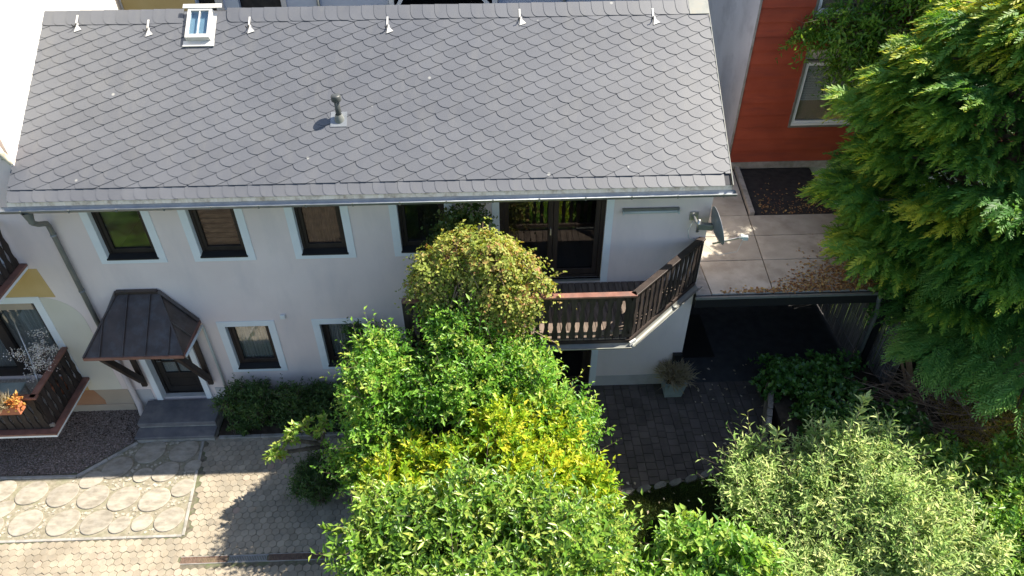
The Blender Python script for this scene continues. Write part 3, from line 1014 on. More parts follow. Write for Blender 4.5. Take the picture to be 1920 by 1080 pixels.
def glazed_door(name, op, surround, lm_z0):
    a, b, z0, z1 = op
    m = MB()
    m.box(b - 0.001, b + T, -0.014, -0.0005, lm_z0, z1 + T)
    m.box(a - T, a + 0.001, -0.014, -0.0005, lm_z0, z1 + T)
    m.box(a, b, -0.013, -0.0005, z1 + 0.0005, z1 + T)
    d = m.build(name, 'white_trim', house)
    f = MB()
    ring(f, a + 0.003, b - 0.003, z0 + 0.002, z1 - 0.002, 0.07, 0.05, 0.15, bottom=0.05)
    mid = (a + b) / 2 + 0.02
    for (p, q) in ((a + 0.075, mid - 0.004), (mid + 0.004, b - 0.075)):
        ring(f, p, q, z0 + 0.055, z1 - 0.075, 0.085, 0.07, 0.13, bottom=0.12)
    f.build('frame', 'brown_wood', d, bevel=0.004)
    for (p, q) in ((a + 0.16, mid - 0.089), (mid + 0.089, b - 0.16)):
        MB().box(p, q, 0.10, 0.112, z0 + 0.175, z1 - 0.16).build('pane', 'glass_dark', d)
    MB().box(mid - 0.055, mid - 0.03, 0.03, 0.07, z0 + 0.95, z0 + 1.08).build('handle', 'steel', d)
    MB().box(a, b, -0.03, 0.05, z0 - 0.03, z0).build('threshold', 'zinc_dull', d)
    return d


glazed_door('balcony_door', BD, True, 2.74)
glazed_door('terrace_door', TD, True, 0.02)

# front door
a, b, z0, z1 = FD
m = MB()
m.box(a - 0.10, a, -0.05, 0.0 - 0.0005, 0.0, z1 + 0.1).box(b, b + 0.10, -0.05, -0.0005, 0.0, z1 + 0.1)
m.box(a - 0.0, a + 0.01, -0.048, 0.16, 0.001, z1).box(b - 0.01, b, -0.048, 0.16, 0.001, z1)
fd = m.build('front_door', 'white_trim', house)
f = MB()
ring(f, a + 0.01, b - 0.01, 0.012, z1 - 0.002, 0.06, 0.12, 0.20, bottom=0.02)
f.build('frame', 'door_wood', fd)
l = MB()
x0, x1 = a + 0.072, b - 0.072
ring(l, x0, x1, 0.034, z1 - 0.065, 0.10, 0.14, 0.18, bottom=0.16)
l.box(x0 + 0.1, x1 - 0.1, 0.142, 0.178, 0.47, 0.58)
l.box(x0 + 0.1, x1 - 0.1, 0.152, 0.168, 0.19, 0.47)
l.box(x0 + 0.15, x1 - 0.15, 0.144, 0.153, 0.25, 0.41)
xm = (x0 + x1) / 2
l.box(xm - 0.015, xm + 0.015, 0.143, 0.175, 0.58, 1.815).box(x0 + 0.1, x1 - 0.1, 0.144, 0.174, 0.87, 0.90).box(x0 + 0.1, x1 - 0.1, 0.1445, 0.1735, 1.19, 1.22).box(x0 + 0.1, x1 - 0.1, 0.1445, 0.1735, 1.51, 1.54)
l.build('leaf', 'door_wood', fd, bevel=0.004)
for (p, q) in ((x0 + 0.1, xm - 0.015), (xm + 0.015, x1 - 0.1)):
    for (u, v) in ((0.58, 0.87), (0.90, 1.19), (1.22, 1.51), (1.54, 1.815)):
        MB().box(p, q, 0.158, 0.166, u, v).build('pane', 'glass', fd)
MB().box(x0 + 0.02, x1 - 0.02, 0.185, 0.19, 0.55, 1.85).build('curtain', 'curtain', fd)
MB().box(a + 0.01, b - 0.01, 0.02, 0.20, 0.001, 0.012).build('threshold', 'zinc_white', fd)
MB().tube([(x0 + 0.05, 0.14, 0.95), (x0 + 0.05, 0.09, 0.95), (x0 + 0.15, 0.09, 0.95)], 0.009, 8).build('handle', 'steel', fd, smooth=True)

# ---- roof
PIT = math.atan2(1.9, 2.915)
CS, SN = math.cos(PIT), math.sin(PIT)
RL = math.hypot(2.915, 1.9)
RX0, RX1 = -7.46, 3.76
E0 = Vector((0, -0.5, 5.0))
AX, AS, AN = Vector((1, 0, 0)), Vector((0, CS, SN)), Vector((0, -SN, CS))


def rp(u, v, h=0.0):
    return E0 + AX * u + AS * v + AN * h


m = MB()
v = [rp(RX0 + .02, 0.02), rp(RX1 - .02, 0.02), rp(RX1 - .02, RL), rp(RX0 + .02, RL)]
back = [Vector((RX0 + .02, 5.33, 5.0)), Vector((RX1 - .02, 5.33, 5.0))]
dd = Vector((0, 0, -0.14))
m.add(v + [p + dd for p in v], [(0, 1, 2, 3), (7, 6, 5, 4), (0, 4, 5, 1), (1, 5, 6, 2), (3, 7, 4, 0)])
m.add([v[3], v[2], back[1], back[0]] + [p + dd for p in (v[3], v[2], back[1], back[0])], [(0, 1, 2, 3), (7, 6, 5, 4), (1, 5, 6, 2), (2, 6, 7, 3), (0, 3, 7, 4)])
roof = m.build('roof', 'roof_deck', house)

LA, LB = (0.385, -0.038), (0.205, 0.098)
TH = 0.0055
VLO, VHI = 0.205, RL - 0.22


def curve(p0, p1, p2, n=6):
    return [((1 - t) ** 2 * p0[0] + 2 * t * (1 - t) * p1[0] + t * t * p2[0], (1 - t) ** 2 * p0[1] + 2 * t * (1 - t) * p1[1] + t * t * p2[1]) for t in [i / n for i in range(n + 1)]]


SL = [(0.2, 0.0957), (0.2, 0.31), (-0.176, 0.31)] + curve((-0.18, 0.136), (-0.172, 0.012), (0.0, 0.0))[:]


def hs(u, v):
    return 0.027 - 0.06 * v


sl_mesh = MB().prism(SL[::1], lambda u, v: (u, v, hs(u, v)), lambda u, v: (u, v, hs(u, v) + TH)).mesh('slate', 'slate')
random.seed(2)
slates = []
for i in range(-40, 45):
    for j in range(-6, 60):
        u = -1.8 + i * LA[0] + j * LB[0]
        v_ = 0.06 + i * LA[1] + j * LB[1]
        if RX0 - 0.25 < u < RX1 + 0.25 and VLO - 0.2 < v_ < VHI:
            slates.append((u, v_))
slates.sort(key=lambda s: s[1])
restm = MB()
nind = 0
for (u, v_) in slates:
    inside = RX0 + 0.18 < u < RX1 - 0.2 and v_ >= VLO and v_ + 0.31 < RL - 0.03
    # keep clear of the skylight kerb
    if -5.03 < u < -4.57 and 2.75 < v_ < 3.5:
        inside = False
    lift = random.uniform(-0.0008, 0.0022)
    if inside and nind < 300 and v_ < 2.2:
        link('slate', sl_mesh, roof, loc=rp(u, v_, lift), rot=(PIT + random.uniform(-.003, .003), random.uniform(-.004, .004), random.uniform(-.012, .012)))
        nind += 1
        continue
    pol = [(u + p[0], v_ + p[1]) for p in SL]
    for ax_, lim, less in ((0, RX0, False), (0, RX1, True), (1, VLO, False), (1, RL - 0.03, True)):
        if pol:
            pol = clip_poly(pol, ax_, lim, less)
    if len(pol) < 3:
        continue
    a_ = random.uniform(-.003, .003)
    restm.prism(pol, lambda U, W: rp(U, W, hs(0, W - v_) + lift + a_ * (U - u)), lambda U, W: rp(U, W, hs(0, W - v_) + lift + TH + a_ * (U - u)))
restm.build('slates_rest', 'slate', roof, kind='stuff')
# eave course and ridge course
EC = curve((0.0, 0.15), (0.005, 0.005), (0.085, 0.0), 6) + [(0.30, 0.0), (0.30, 0.28), (0.0, 0.28)]
ec_mesh = MB().prism(EC, lambda u, v: (u, v, 0.0135 - 0.03 * u - 0.02 * v), lambda u, v: (u, v, 0.0135 - 0.03 * u - 0.02 * v + TH)).mesh('eave_slate', 'slate')
RC = curve((0.0, 0.2), (0.0, 0.005), (0.10, 0.0), 6) + [(0.30, 0.0), (0.30, 0.285), (0.0, 0.285)]
rc_mesh = MB().prism(RC, lambda u, v: (u, v, 0.036 - 0.03 * u), lambda u, v: (u, v, 0.036 - 0.03 * u + TH)).mesh('ridge_slate', 'slate')
u = RX0
while u < RX1 - 0.25:
    link('eave_slate', ec_mesh, roof, loc=rp(u, random.uniform(-.003, .003)), rot=(PIT, 0, random.uniform(-.006, .006)))
    u += 0.193
u = RX0
while u < RX1 - 0.25:
    if not (-5.22 < u < -4.55):
        link('ridge_slate', rc_mesh, roof, loc=rp(u, RL - 0.27 + random.uniform(-.004, .004)), rot=(PIT, 0, random.uniform(-.006, .006)))
    u += 0.205
MB().prism([(RX1 - 0.33, RL - 0.275), (RX1, RL - 0.275), (RX1, RL + 0.02), (RX1 - 0.33, RL + 0.02)], lambda U, W: rp(U, W, 0.036), lambda U, W: rp(U, W, 0.043)).build('end_slate', 'zinc_dull', roof)
# verge strip on the right
m = MB()
m.bar(rp(RX1 + 0.006, 0.0, -0.03), rp(RX1 + 0.006, RL, -0.03), 0.012, 0.13, AN)
m.build('verge_board', 'zinc_dull', roof)
# eave fascia and gutter
m = MB()
m.add([(RX0, -0.488, 5.006), (RX1, -0.488, 5.006), (RX1, -0.505, 4.90), (RX0, -0.505, 4.90), (RX0, -0.44, 4.98), (RX1, -0.44, 4.98), (RX1, -0.44, 4.88), (RX0, -0.44, 4.88)], [(3, 2, 1, 0), (0, 1, 5, 4), (2, 3, 7, 6), (1, 2, 6, 5), (0, 4, 7, 3)])
m.build('fascia', 'fascia', house)
MB().box(HX0, RX1 - 0.01, -0.44, 0.0, 4.86, 4.88).build('soffit', 'fascia', house)
gm = MB()
GX0, GX1, GYc, GZc, GR = -7.56, 3.81, -0.572, 4.93, 0.07
n = 10
for (r, flip) in ((GR, 0), (GR - 0.004, 1)):
    vs_ = []
    for X in (GX0, GX1):
        for k in range(n + 1):
            t = math.pi + math.pi * k / n
            vs_.append((X, GYc + r * math.cos(t), GZc + r * math.sin(t)))
    fs_ = [((k, k + 1, n + 2 + k, n + 1 + k) if flip else (n + 1 + k, n + 2 + k, k + 1, k)) for k in range(n)]
    gm.add(vs_, fs_)
gm.tube([(GX0, GYc - GR, GZc), (GX1, GYc - GR, GZc)], 0.011, 8)
for X in (GX0, GX1):
    gm.add([(X, GYc + GR * math.cos(math.pi + math.pi * k / n), GZc + GR * math.sin(math.pi + math.pi * k / n)) for k in range(n + 1)], [tuple(range(n + 1))])
gut = gm.build('gutter', 'zinc', house, smooth=True)
for k in range(16):
    X = -7.2 + k * 0.72
    MB().box(X - 0.012, X + 0.012, GYc - GR - 0.014, GYc - GR + 0.002, GZc - 0.04, GZc + 0.012).build('bracket', 'zinc_dull', gut)
# downpipe with swan neck
dp = MB()
xo = -7.16
dp.tube([(xo, GYc, GZc - 0.05), (xo, GYc, 4.74), (xo - 0.01, GYc + 0.02, 4.66), (-7.19, -0.42, 4.55), (-7.27, -0.14, 4.38), (-7.30, -0.075, 4.29), (-7.30, -0.07, 4.1), (-7.30, -0.07, 1.2)], 0.043, 12)
dpo = dp.build('downpipe', 'zinc_dull', house, smooth=True)
MB().lathe([(0.085, 0.0), (0.05, -0.16), (0.05, -0.2)], (xo, GYc, GZc - 0.05), (0, 0, 1), 16).build('outlet', 'zinc_dull', dpo, smooth=True)
for z in (4.1, 2.9, 1.7):
    MB().lathe([(0.044, -0.015), (0.05, -0.015), (0.05, 0.015), (0.044, 0.015)], (-7.30, -0.07, z), (0, 0, 1), 14).tube([(-7.30, -0.03, z), (-7.30, 0.0, z)], 0.01, 6).build('clamp', 'zinc', dpo, smooth=True)
MB().tube([(-7.30, -0.07, 1.25), (-7.30, -0.07, 0.2), (-7.29, -0.08, -0.05), (-7.27, -0.14, -0.24), (-7.27, -0.16, -0.33)], [0.05, 0.05, 0.055, 0.06, 0.06], 12).build('standpipe', 'pink_plaster', dpo, smooth=True)

# skylight
sk_ = MB()
u0, u1, v0, v1 = -5.0, -4.6, RL - 0.63, RL - 0.05
for (a, b, c, d) in ((u0, u0 + .05, v0, v1), (u1 - .05, u1, v0, v1), (u0 + .05, u1 - .05, v0, v0 + .07), (u0 + .05, u1 - .05, v1 - .05, v1)):
    sk_.prism([(a, c), (b, c), (b, d), (a, d)], lambda U, W: rp(U, W, 0.03), lambda U, W: rp(U, W, 0.13))
sko = sk_.build('skylight', 'zinc_white', house, bevel=0.006)
MB().prism([(u0 + .05, v0 + .07), (u1 - .05, v0 + .07), (u1 - .05, v1 - .05), (u0 + .05, v1 - .05)], lambda U, W: rp(U, W, 0.10), lambda U, W: rp(U, W, 0.11)).build('pane', 'skyglass', sko)
MB().prism([(-4.808, v0 + .07), (-4.79, v0 + .07), (-4.79, v1 - .06), (-4.808, v1 - .06)], lambda U, W: rp(U, W, 0.112), lambda U, W: rp(U, W, 0.125)).build('glazing_bar', 'zinc_white', sko)
MB().prism([(u0 - .05, v0 - .10), (u1 + .06, v0 - .10), (u1 + .06, v0 - .002), (u0 - .05, v0 - .002)], lambda U, W: rp(U, W, 0.036), lambda U, W: rp(U, W, 0.042)).prism([(u0 - .05, v0 - .115), (u1 + .06, v0 - .115), (u1 + .06, v0 - .1), (u0 - .05, v0 - .1)], lambda U, W: rp(U, W, 0.034), lambda U, W: rp(U, W, 0.055)).build('apron', 'zinc_white', sko)
MB().prism([(u1 + .001, v0), (u1 + .055, v0), (u1 + .055, v1 - .05), (u1 + .001, v1 - .05)], lambda U, W: rp(U, W, 0.036), lambda U, W: rp(U, W, 0.046)).build('side_flashing', 'zinc_white', sko)
MB().prism([(u0 - .08, v1 - .01), (u1 + .16, v1 - .01), (u1 + .16, v1 + .07), (u0 - .08, v1 + .07)], lambda U, W: rp(U, W, 0.13), lambda U, W: rp(U, W, 0.145)).build('top_flashing', 'zinc_white', sko)
# lead-grey backing of the shade inside
MB().prism([(u0 + .05, v0 + .07), (u1 - .05, v0 + .07), (u1 - .05, v1 - .05), (u0 + .05, v1 - .05)], lambda U, W: rp(U, W, 0.032), lambda U, W: rp(U, W, 0.036)).build('liner', 'lamp_grey', sko)

# vent pipe
vb = rp(-2.42, (0.60 + 0.5) / CS)
vp = MB().tube([vb - Vector((0, 0, 0.06)), vb + Vector((0, 0, 0.40))], 0.045, 16).build('vent_pipe', 'vent_grey', house, smooth=True)
MB().lathe([(0.046, 0.33), (0.072, 0.335), (0.078, 0.345), (0.078, 0.41), (0.07, 0.43), (0.045, 0.438), (0.0, 0.44)], vb, (0, 0, 1), 20).build('cap', 'vent_grey', vp, smooth=True)
MB().lathe([(0.10, -0.09), (0.085, 0.02), (0.058, 0.10), (0.05, 0.12)], vb, (0, -0.1, 1), 18).build('collar', 'zinc_dull', vp, smooth=True)
uv_ = (0.60 + 0.5) / CS
MB().prism([(-2.56, uv_ - .13), (-2.30, uv_ - .13), (-2.30, uv_ + .14), (-2.56, uv_ + .14)], lambda U, W: rp(U, W, 0.026), lambda U, W: rp(U, W, 0.036)).build('flashing', 'zinc', vp)

# roof hooks
for (x, y) in ((-6.855, 2.179), (-5.668, 2.08), (-3.993, 2.10), (-1.688, 2.06), (0.54, 2.15), (2.804, 2.12)):
    vv = (y + 0.5) / CS
    h = MB()
    h.prism([(x - .018, vv + .02), (x + .012, vv + .02), (x + .012, vv + .20), (x - .018, vv + .20)], lambda U, W: rp(U, W, 0.04), lambda U, W: rp(U, W, 0.046))
    h.prism([(x - .015, vv - .13), (x + .10, vv - .085), (x + .035, vv - .01), (x + .03, vv + .04), (x + .012, vv + .04)], lambda U, W: rp(U, W, 0.036), lambda U, W: rp(U, W, 0.042))
    ho = h.build('roof_hook', 'zinc_white', house)
    MB().tube([rp(x, vv + .04, 0.045), rp(x - .01, vv - .03, 0.06), rp(x - .02, vv - .055, 0.085), rp(x - .03, vv - .04, 0.115)], 0.009, 8).build('hook', 'black', ho, smooth=True)

# ---- entrance canopy
CE, CT = 2.08, 2.80
cA, cB, cC, cD = Vector((-7.22, 0, CE)), Vector((-7.22, -.92, CE)), Vector((-5.50, -.92, CE)), Vector((-5.50, 0, CE))
tA, tB = Vector((-6.74, 0, CT)), Vector((-6.02, 0, CT))
m = MB()
cl = [cA, cB, cC, cD, tA, tB]
lo_ = [p + Vector((0, 0, -0.035)) for p in cl]
m.add(cl + lo_, [(1, 2, 5, 4), (2, 3, 5), (0, 1, 4), (7, 6, 10), (9, 8, 11), (8, 7, 10, 11), (0, 6, 7, 1), (1, 7, 8, 2), (2, 8, 9, 3)])
can = m.build('entrance_canopy', 'canopy_metal', house)


def seam(a, b, w_=0.018, h_=0.035, nm='seam'):
    return MB().bar(a, b, w_, h_, (0, -0.6, 0.8)).build(nm, 'canopy_metal', can)


seam(cB, tA, 0.03, 0.05, 'hip_cap')
seam(cC, tB, 0.03, 0.05, 'hip_cap')
for f_ in (0.16, 0.39, 0.62, 0.85):
    x = cB.x + (cC.x - cB.x) * f_
    # the seam runs straight up the slope to the hip or the top edge
    if x < tA.x:
        s_ = (x - cB.x) / (tA.x - cB.x)
    elif x > tB.x:
        s_ = (cC.x - x) / (cC.x - tB.x)
    else:
        s_ = 1.0
    seam((x, -.92, CE + 0.012), (x, -.92 + .92 * s_, CE + (CT - CE) * s_ + 0.012))
for (c0, t0) in ((cD, tB), (cA, tA)):
    sg = 1 if c0.x > -6 else -1
    y = -0.45
    s_ = 0.5
    seam((c0.x, y, CE + .012), (c0.x + (t0.x - c0.x) * s_, y, CE + (CT - CE) * s_ + .012))
# wall flashing and drip edge
f = MB()
for (a, b) in ((cA, tA), (tA, tB), (tB, cD)):
    f.bar(a + Vector((0, -0.035, 0.02)), b + Vector((0, -0.035, 0.02)), 0.06, 0.07, (0, -.3, 1))
f.build('wall_flashing', 'canopy_metal', can)
f = MB()
f.bar(cB + Vector((-.01, -.01, -.03)), cC + Vector((.01, -.01, -.03)), 0.025, 0.06)
f.bar(cC + Vector((.01, 0, -.03)), cD + Vector((.01, 0, -.03)), 0.025, 0.06)
f.bar(cB + Vector((-.01, 0, -.03)), cA + Vector((-.01, 0, -.03)), 0.025, 0.06)
f.build('drip_edge', 'red_rail', can)
for sx in (-7.0, -5.70):
    MB().box(sx - 0.05, sx + 0.05, -0.10, -0.051, 0.45, 2.03).build('wall_post', 'brown_wood', can, bevel=0.006)
    MB().bar((sx, -0.09, 0.62), (sx, -0.82, 1.98), 0.09, 0.11, (0, 0, 1)).build('brace', 'brown_wood', can, bevel=0.006)
    MB().box(sx - 0.045, sx + 0.045, -0.88, -0.10, 1.96, 2.04).build('beam', 'brown_wood', can)
MB().tube([(-5.47, -0.9, 2.03), (-5.45, -0.06, 2.0), (-5.45, -0.05, 1.9), (-5.45, -0.05, 0.1)], 0.025, 8).build('canopy_drain', 'lamp_grey', can, smooth=True)

# front steps
st = thing('entrance_steps', 'two dark stone steps below the brown front door', 'steps', (-6.35, -0.4, GZ))
MB().box(-7.10, -5.58, -0.66, -0.052, -0.10, -0.0005).build('landing_slab', 'step_stone', st, bevel=0.012)
MB().box(-7.08, -5.60, -0.64, -0.012, -0.34, -0.101).build('base', 'kerb', st)
MB().box(-7.11, -5.57, -0.90, -0.641, -0.21, -0.14).build('tread_slab', 'step_stone', st, bevel=0.012)
MB().box(-7.09, -5.59, -0.88, -0.645, -0.34, -0.211).build('riser', 'kerb', st)
# ---- balcony
BZ = 2.74
bal = MB()
bpoly = [(-1.45, -1.52), (2.20, -1.52), (3.66, -0.03), (3.66, -0.016), (-1.45, -0.016)]
bal.prism(bpoly, lambda X, Y: (X, Y, BZ - 0.16), lambda X, Y: (X, Y, BZ - 0.03))
balo = bal.build('balcony', 'brown_wood', house)


def chamfer_y(x):
    return -1.50 if x < 2.19 else -1.50 + (x - 2.19) * 1.49 / 1.46


x = -1.44
while x < 3.45:
    MB().prism([(x, chamfer_y(x + 0.11) if x > 2.1 else -1.50), (x + 0.112, chamfer_y(x + 0.112) if x > 2.1 else -1.50), (x + 0.112, -0.018), (x, -0.018)], lambda X, Y: (X, Y, BZ - 0.029), lambda X, Y: (X, Y, BZ)).build('plank', 'deck_wood', balo, bevel=0.003)
    x += 0.12


def baluster_poly(h, w_):
    prof = [(0, 1), (0.14, 1), (0.2, .78), (0.3, .58), (0.42, .8), (0.5, 1.0), (0.58, .8), (0.7, .58), (0.8, .78), (0.86, 1), (1, 1)]
    L_ = [(-w_ / 2 * q, h * t) for t, q in prof]
    R_ = [(w_ / 2 * q, h * t) for t, q in prof]
    return R_ + L_[::-1]


def strip_mesh(name, h, w_, th, m_):
    prof = [(0, 1), (0.14, 1), (0.2, .78), (0.3, .58), (0.42, .8), (0.5, 1.0), (0.58, .8), (0.7, .58), (0.8, .78), (0.86, 1), (1, 1)]
    mb = MB()
    n = len(prof)
    vs_ = []
    for y in (-th / 2, th / 2):
        for t, q in prof:
            vs_ += [(-w_ / 2 * q, y, h * t), (w_ / 2 * q, y, h * t)]
    fs_ = []
    for k in range(n - 1):
        a = 2 * k
        fs_.append((a, a + 1, a + 3, a + 2))
        b_ = a + 2 * n
        fs_.append((b_ + 2, b_ + 3, b_ + 1, b_))
        fs_.append((a + 2, b_ + 2, b_, a))
        fs_.append((a + 1, b_ + 1, b_ + 3, a + 3))
    fs_.append((0, 2 * n, 2 * n + 1, 1))
    fs_.append((2 * n - 1, 4 * n - 1, 4 * n - 2, 2 * n - 2))
    mb.add(vs_, fs_)
    return mb.mesh(name, m_)


RAILZ = 3.66
bst = strip_mesh('baluster', RAILZ - 0.03 - (BZ + 0.03), 0.098, 0.022, 'dark_wood')
P0, P1, P2 = Vector((-1.43, -1.47, 0)), Vector((2.18, -1.47, 0)), Vector((3.63, 0.0, 0))
random.seed(6)
for (A, B) in ((P0, P1), (P1, P2)):
    L_ = (B - A).length
    nb = int(L_ / 0.142)
    ang = math.atan2(B.y - A.y, B.x - A.x)
    d = (B - A).normalized()
    nr = Vector((d.y, -d.x, 0))
    for k in range(nb):
        p = A + d * ((k + 0.5) * L_ / nb) + nr * 0.03
        link('baluster', bst, balo, loc=(p.x, p.y, BZ + 0.03), rot=(0, random.uniform(-.006, .006), ang))
    a = A + Vector((0, 0, BZ + 0.11)) - d * 0.0
    b = B + Vector((0, 0, BZ + 0.11))
    MB().bar(a, b, 0.04, 0.075).build('bottom_rail', 'deck_wood', balo)
    MB().bar(A + Vector((0, 0, RAILZ - 0.09)), B + Vector((0, 0, RAILZ - 0.09)), 0.04, 0.07).build('mid_rail', 'dark_wood', balo)
    MB().bar(A + Vector((0, 0, RAILZ)) + nr * 0.015 - d * .03, B + Vector((0, 0, RAILZ)) + nr * 0.015 + d * (.05 if A is P0 else 0), 0.115, 0.04).build('handrail', 'red_rail' if A is P0 else 'brown_wood', balo, bevel=0.008)
    # balcony gutter below the edge
    g0 = A + nr * 0.115 + Vector((0, 0, BZ - 0.09)) - d * .0
    g1 = B + nr * 0.115 + Vector((0, 0, BZ - 0.09))
    if A is P0:
        g1 = g1 + d * 0.04
    gm = MB()
    n = 8
    vs_ = []
    for X in (g0, g1):
        for k in range(n + 1):
            t = math.pi + math.pi * k / n
            vs_.append(X + nr * (0.06 * math.cos(t)) * -1 + Vector((0, 0, 0.06 * math.sin(t))))
    gm.add(vs_, [(k, k + 1, n + 2 + k, n + 1 + k) for k in range(n)])
    gm.tube([g0 + nr * 0.06, g1 + nr * 0.06], 0.009, 6)
    gm.build('balcony_gutter', 'zinc_dull', balo, smooth=True)
for p in (P0, P1, P2 - Vector((0.03, 0.06, 0))):
    MB().box(p.x - 0.045, p.x + 0.045, p.y - 0.02, p.y + 0.06, BZ, RAILZ - 0.02).build('rail_post', 'dark_wood', balo)
MB().bar((2.19, -1.585, BZ - 0.06), (2.30, -1.50, BZ - 0.06), 0.03, 0.07).build('corner_clip', 'zinc_white', balo)
MB().box(-0.32, -0.16, -1.36, -1.2, 0.0, BZ - 0.161).build('support_post', 'white_trim', balo)

# things fixed to the facade
t = thing('strip_lamp', 'grey fluorescent batten lamp high on the wall by the balcony door', 'lamp', (2.65, -0.03, 4.25))
MB().box(2.17, 3.13, -0.055, -0.001, 4.285, 4.315).build('housing', 'zinc_dull', t, bevel=0.004)
MB().tube([(2.19, -0.055, 4.255), (3.11, -0.055, 4.255)], 0.026, 12).build('diffuser', 'lamp_grey', t, smooth=True)
MB().box(2.17, 2.195, -0.09, -0.001, 4.225, 4.284).box(3.105, 3.13, -0.09, -0.001, 4.225, 4.284).build('end_cap', 'lamp_grey', t)
o = MB().box(-4.0, -3.9, -0.04, -0.001, 2.07, 2.17).build('junction_box', 'plastic_white', None, bevel=0.012)
tag(o, 'small white square box on the wall between the two floors', 'box')
o = MB().box(3.50, 3.66, -0.09, -0.012, 0.42, 0.86).box(3.49, 3.67, -0.10, -0.012, 0.862, 0.89).build('meter_box', 'black', None, bevel=0.006)
tag(o, 'dark box on the house corner behind the planter', 'box')

t = thing('satellite_dish', 'grey satellite dish on an arm at the house corner', 'dish', (3.4, -0.05, 4.1))
dc = Vector((3.72, -0.33, 4.13))
dnrm = Vector((0.965, 0.02, 0.25)).normalized()
MB().lathe([(0.0, -0.075), (0.11, -0.068), (0.2, -0.048), (0.28, -0.016), (0.325, 0.008), (0.335, 0.012), (0.332, 0.02), (0.28, -0.004), (0.2, -0.036), (0.11, -0.056), (0.0, -0.063)], dc, dnrm, 36).build('reflector', 'dish_grey', t, smooth=True)
MB().box(3.33, 3.47, -0.03, -0.002, 4.05, 4.21).build('wall_plate', 'steel', t)
MB().tube([(3.40, -0.03, 4.13), (3.40, -0.22, 4.13), (3.42, -0.27, 4.13)], 0.025, 10).tube([(3.42, -0.27, 3.98), (3.42, -0.27, 4.22)], 0.028, 10).build('mast', 'steel', t, smooth=True)
MB().bar((3.42, -0.27, 4.1), dc - dnrm * 0.07, 0.09, 0.11).build('bracket', 'zinc_dull', t, bevel=0.01)
lnb = dc + dnrm * 0.52 + Vector((-0.02, -0.06, -0.33))
MB().bar(dc - Vector((0, 0, 0.36)) - dnrm * 0.02, lnb, 0.025, 0.025).build('feed_arm', 'steel', t)
MB().lathe([(0.0, -0.05), (0.03, -0.05), (0.03, 0.02), (0.045, 0.03), (0.045, 0.08), (0.0, 0.08)], lnb, (-dnrm * 0.9 + Vector((0, 0, 0.35))), 14).box(lnb.x - .03, lnb.x + .06, lnb.y - .03, lnb.y + .03, lnb.z - .06, lnb.z + 0.0).build('receiver', 'lamp_grey', t)
MB().tube([(3.37, -0.1, 4.08), (3.32, -0.1, 3.9), (3.36, -0.07, 3.72), (3.5, -0.04, 3.62), (3.6, -0.04, 3.6)], 0.008, 6).tube([(3.6, -0.04, 3.6), (3.85, -0.3, 3.50), (4.15, -0.35, 3.6), tuple(lnb)], 0.004, 6).build('cable', 'lamp_grey', t, smooth=True)

#@@NEIGHBOURS
# ------------------------------------------------------------------ left neighbour
nb = thing('neighbour_house', 'taller house at the left with sunlit gable wall and wooden balconies', 'house', (-9.5, 0, GZ))
GEND = 4.85
LD_ = (-10.6, -8.30, 0.70, 2.60)
UD_ = (-10.6, -8.45, 3.55, 5.4)
wall_y(-14, HX0 - 0.002, -0.4, 11.0, 0.004, 0.3, [LD_, UD_]).build('wall', 'plaster', nb)
MB().box(-14, HX0 - 0.02, 0.3, GEND, 5.0, 11.0).build('gable_wall', 'lit_plaster', nb)
MB().box(HX0 - 0.04, HX0 - 0.004, 0.02, GEND, 4.9, 11.0).build('gable_render', 'lit_plaster', nb)
MB().box(-13.9, HX0 - 0.2, 2.2, 2.3, -0.3, 5.0).box(-13.9, HX0 - 0.2, 0.3, 2.2, 0.55, 0.65).box(-13.9, HX0 - 0.2, 0.3, 2.2, 2.9, 3.1).build('inner_wall', 'inside', nb)
# painted areas of the facade, thin coats of render
q = MB().prism([(-9.6, 2.76), (-7.86, 2.72), (-7.93, 3.36), (-9.6, 3.38)], lambda X, Z: (X, -0.001, Z), lambda X, Z: (X, 0.003, Z))
q.build('ochre_paint', 'ochre', nb)
arc = [(-8.17, 0.30)] + [(-7.55 - 0.62 + 0.62 * math.cos(t), 2.12 + 0.6 * math.sin(t)) for t in [i * math.pi / 2 / 10 for i in range(11)]] + [(-8.17, 2.72)]
arc = [(-8.17, 0.30), (-7.52, 0.30)] + arc[1:]
MB().prism(arc, lambda X, Z: (X, -0.001, Z), lambda X, Z: (X, 0.003, Z)).build('cream_paint', 'cream', nb)
MB().prism([(-8.35, 0.30), (-8.18, 0.30), (-8.18, 0.55), (-8.35, 0.62)], lambda X, Z: (X, -0.001, Z), lambda X, Z: (X, 0.003, Z)).build('yellow_paint', 'ochre', nb)
MB().prism([(-9.6, -0.33), (-8.02, -0.33), (-7.98, 0.0), (-8.1, 0.298), (-9.6, 0.298)], lambda X, Z: (X, -0.004, Z), lambda X, Z: (X, 0.003, Z)).build('terracotta_plinth', 'terracotta', nb)
MB().prism([(-8.018, -0.33), (-7.43, -0.33), (-7.43, 0.298), (-8.098, 0.298), (-7.978, 0.0)], lambda X, Z: (X, -0.003, Z), lambda X, Z: (X, 0.003, Z)).build('beige_plinth', 'beige', nb)
MB().box(-9.6, -7.43, -0.022, -0.0045, -0.33, -0.12).build('base_course', 'beige', nb, bevel=0.006)
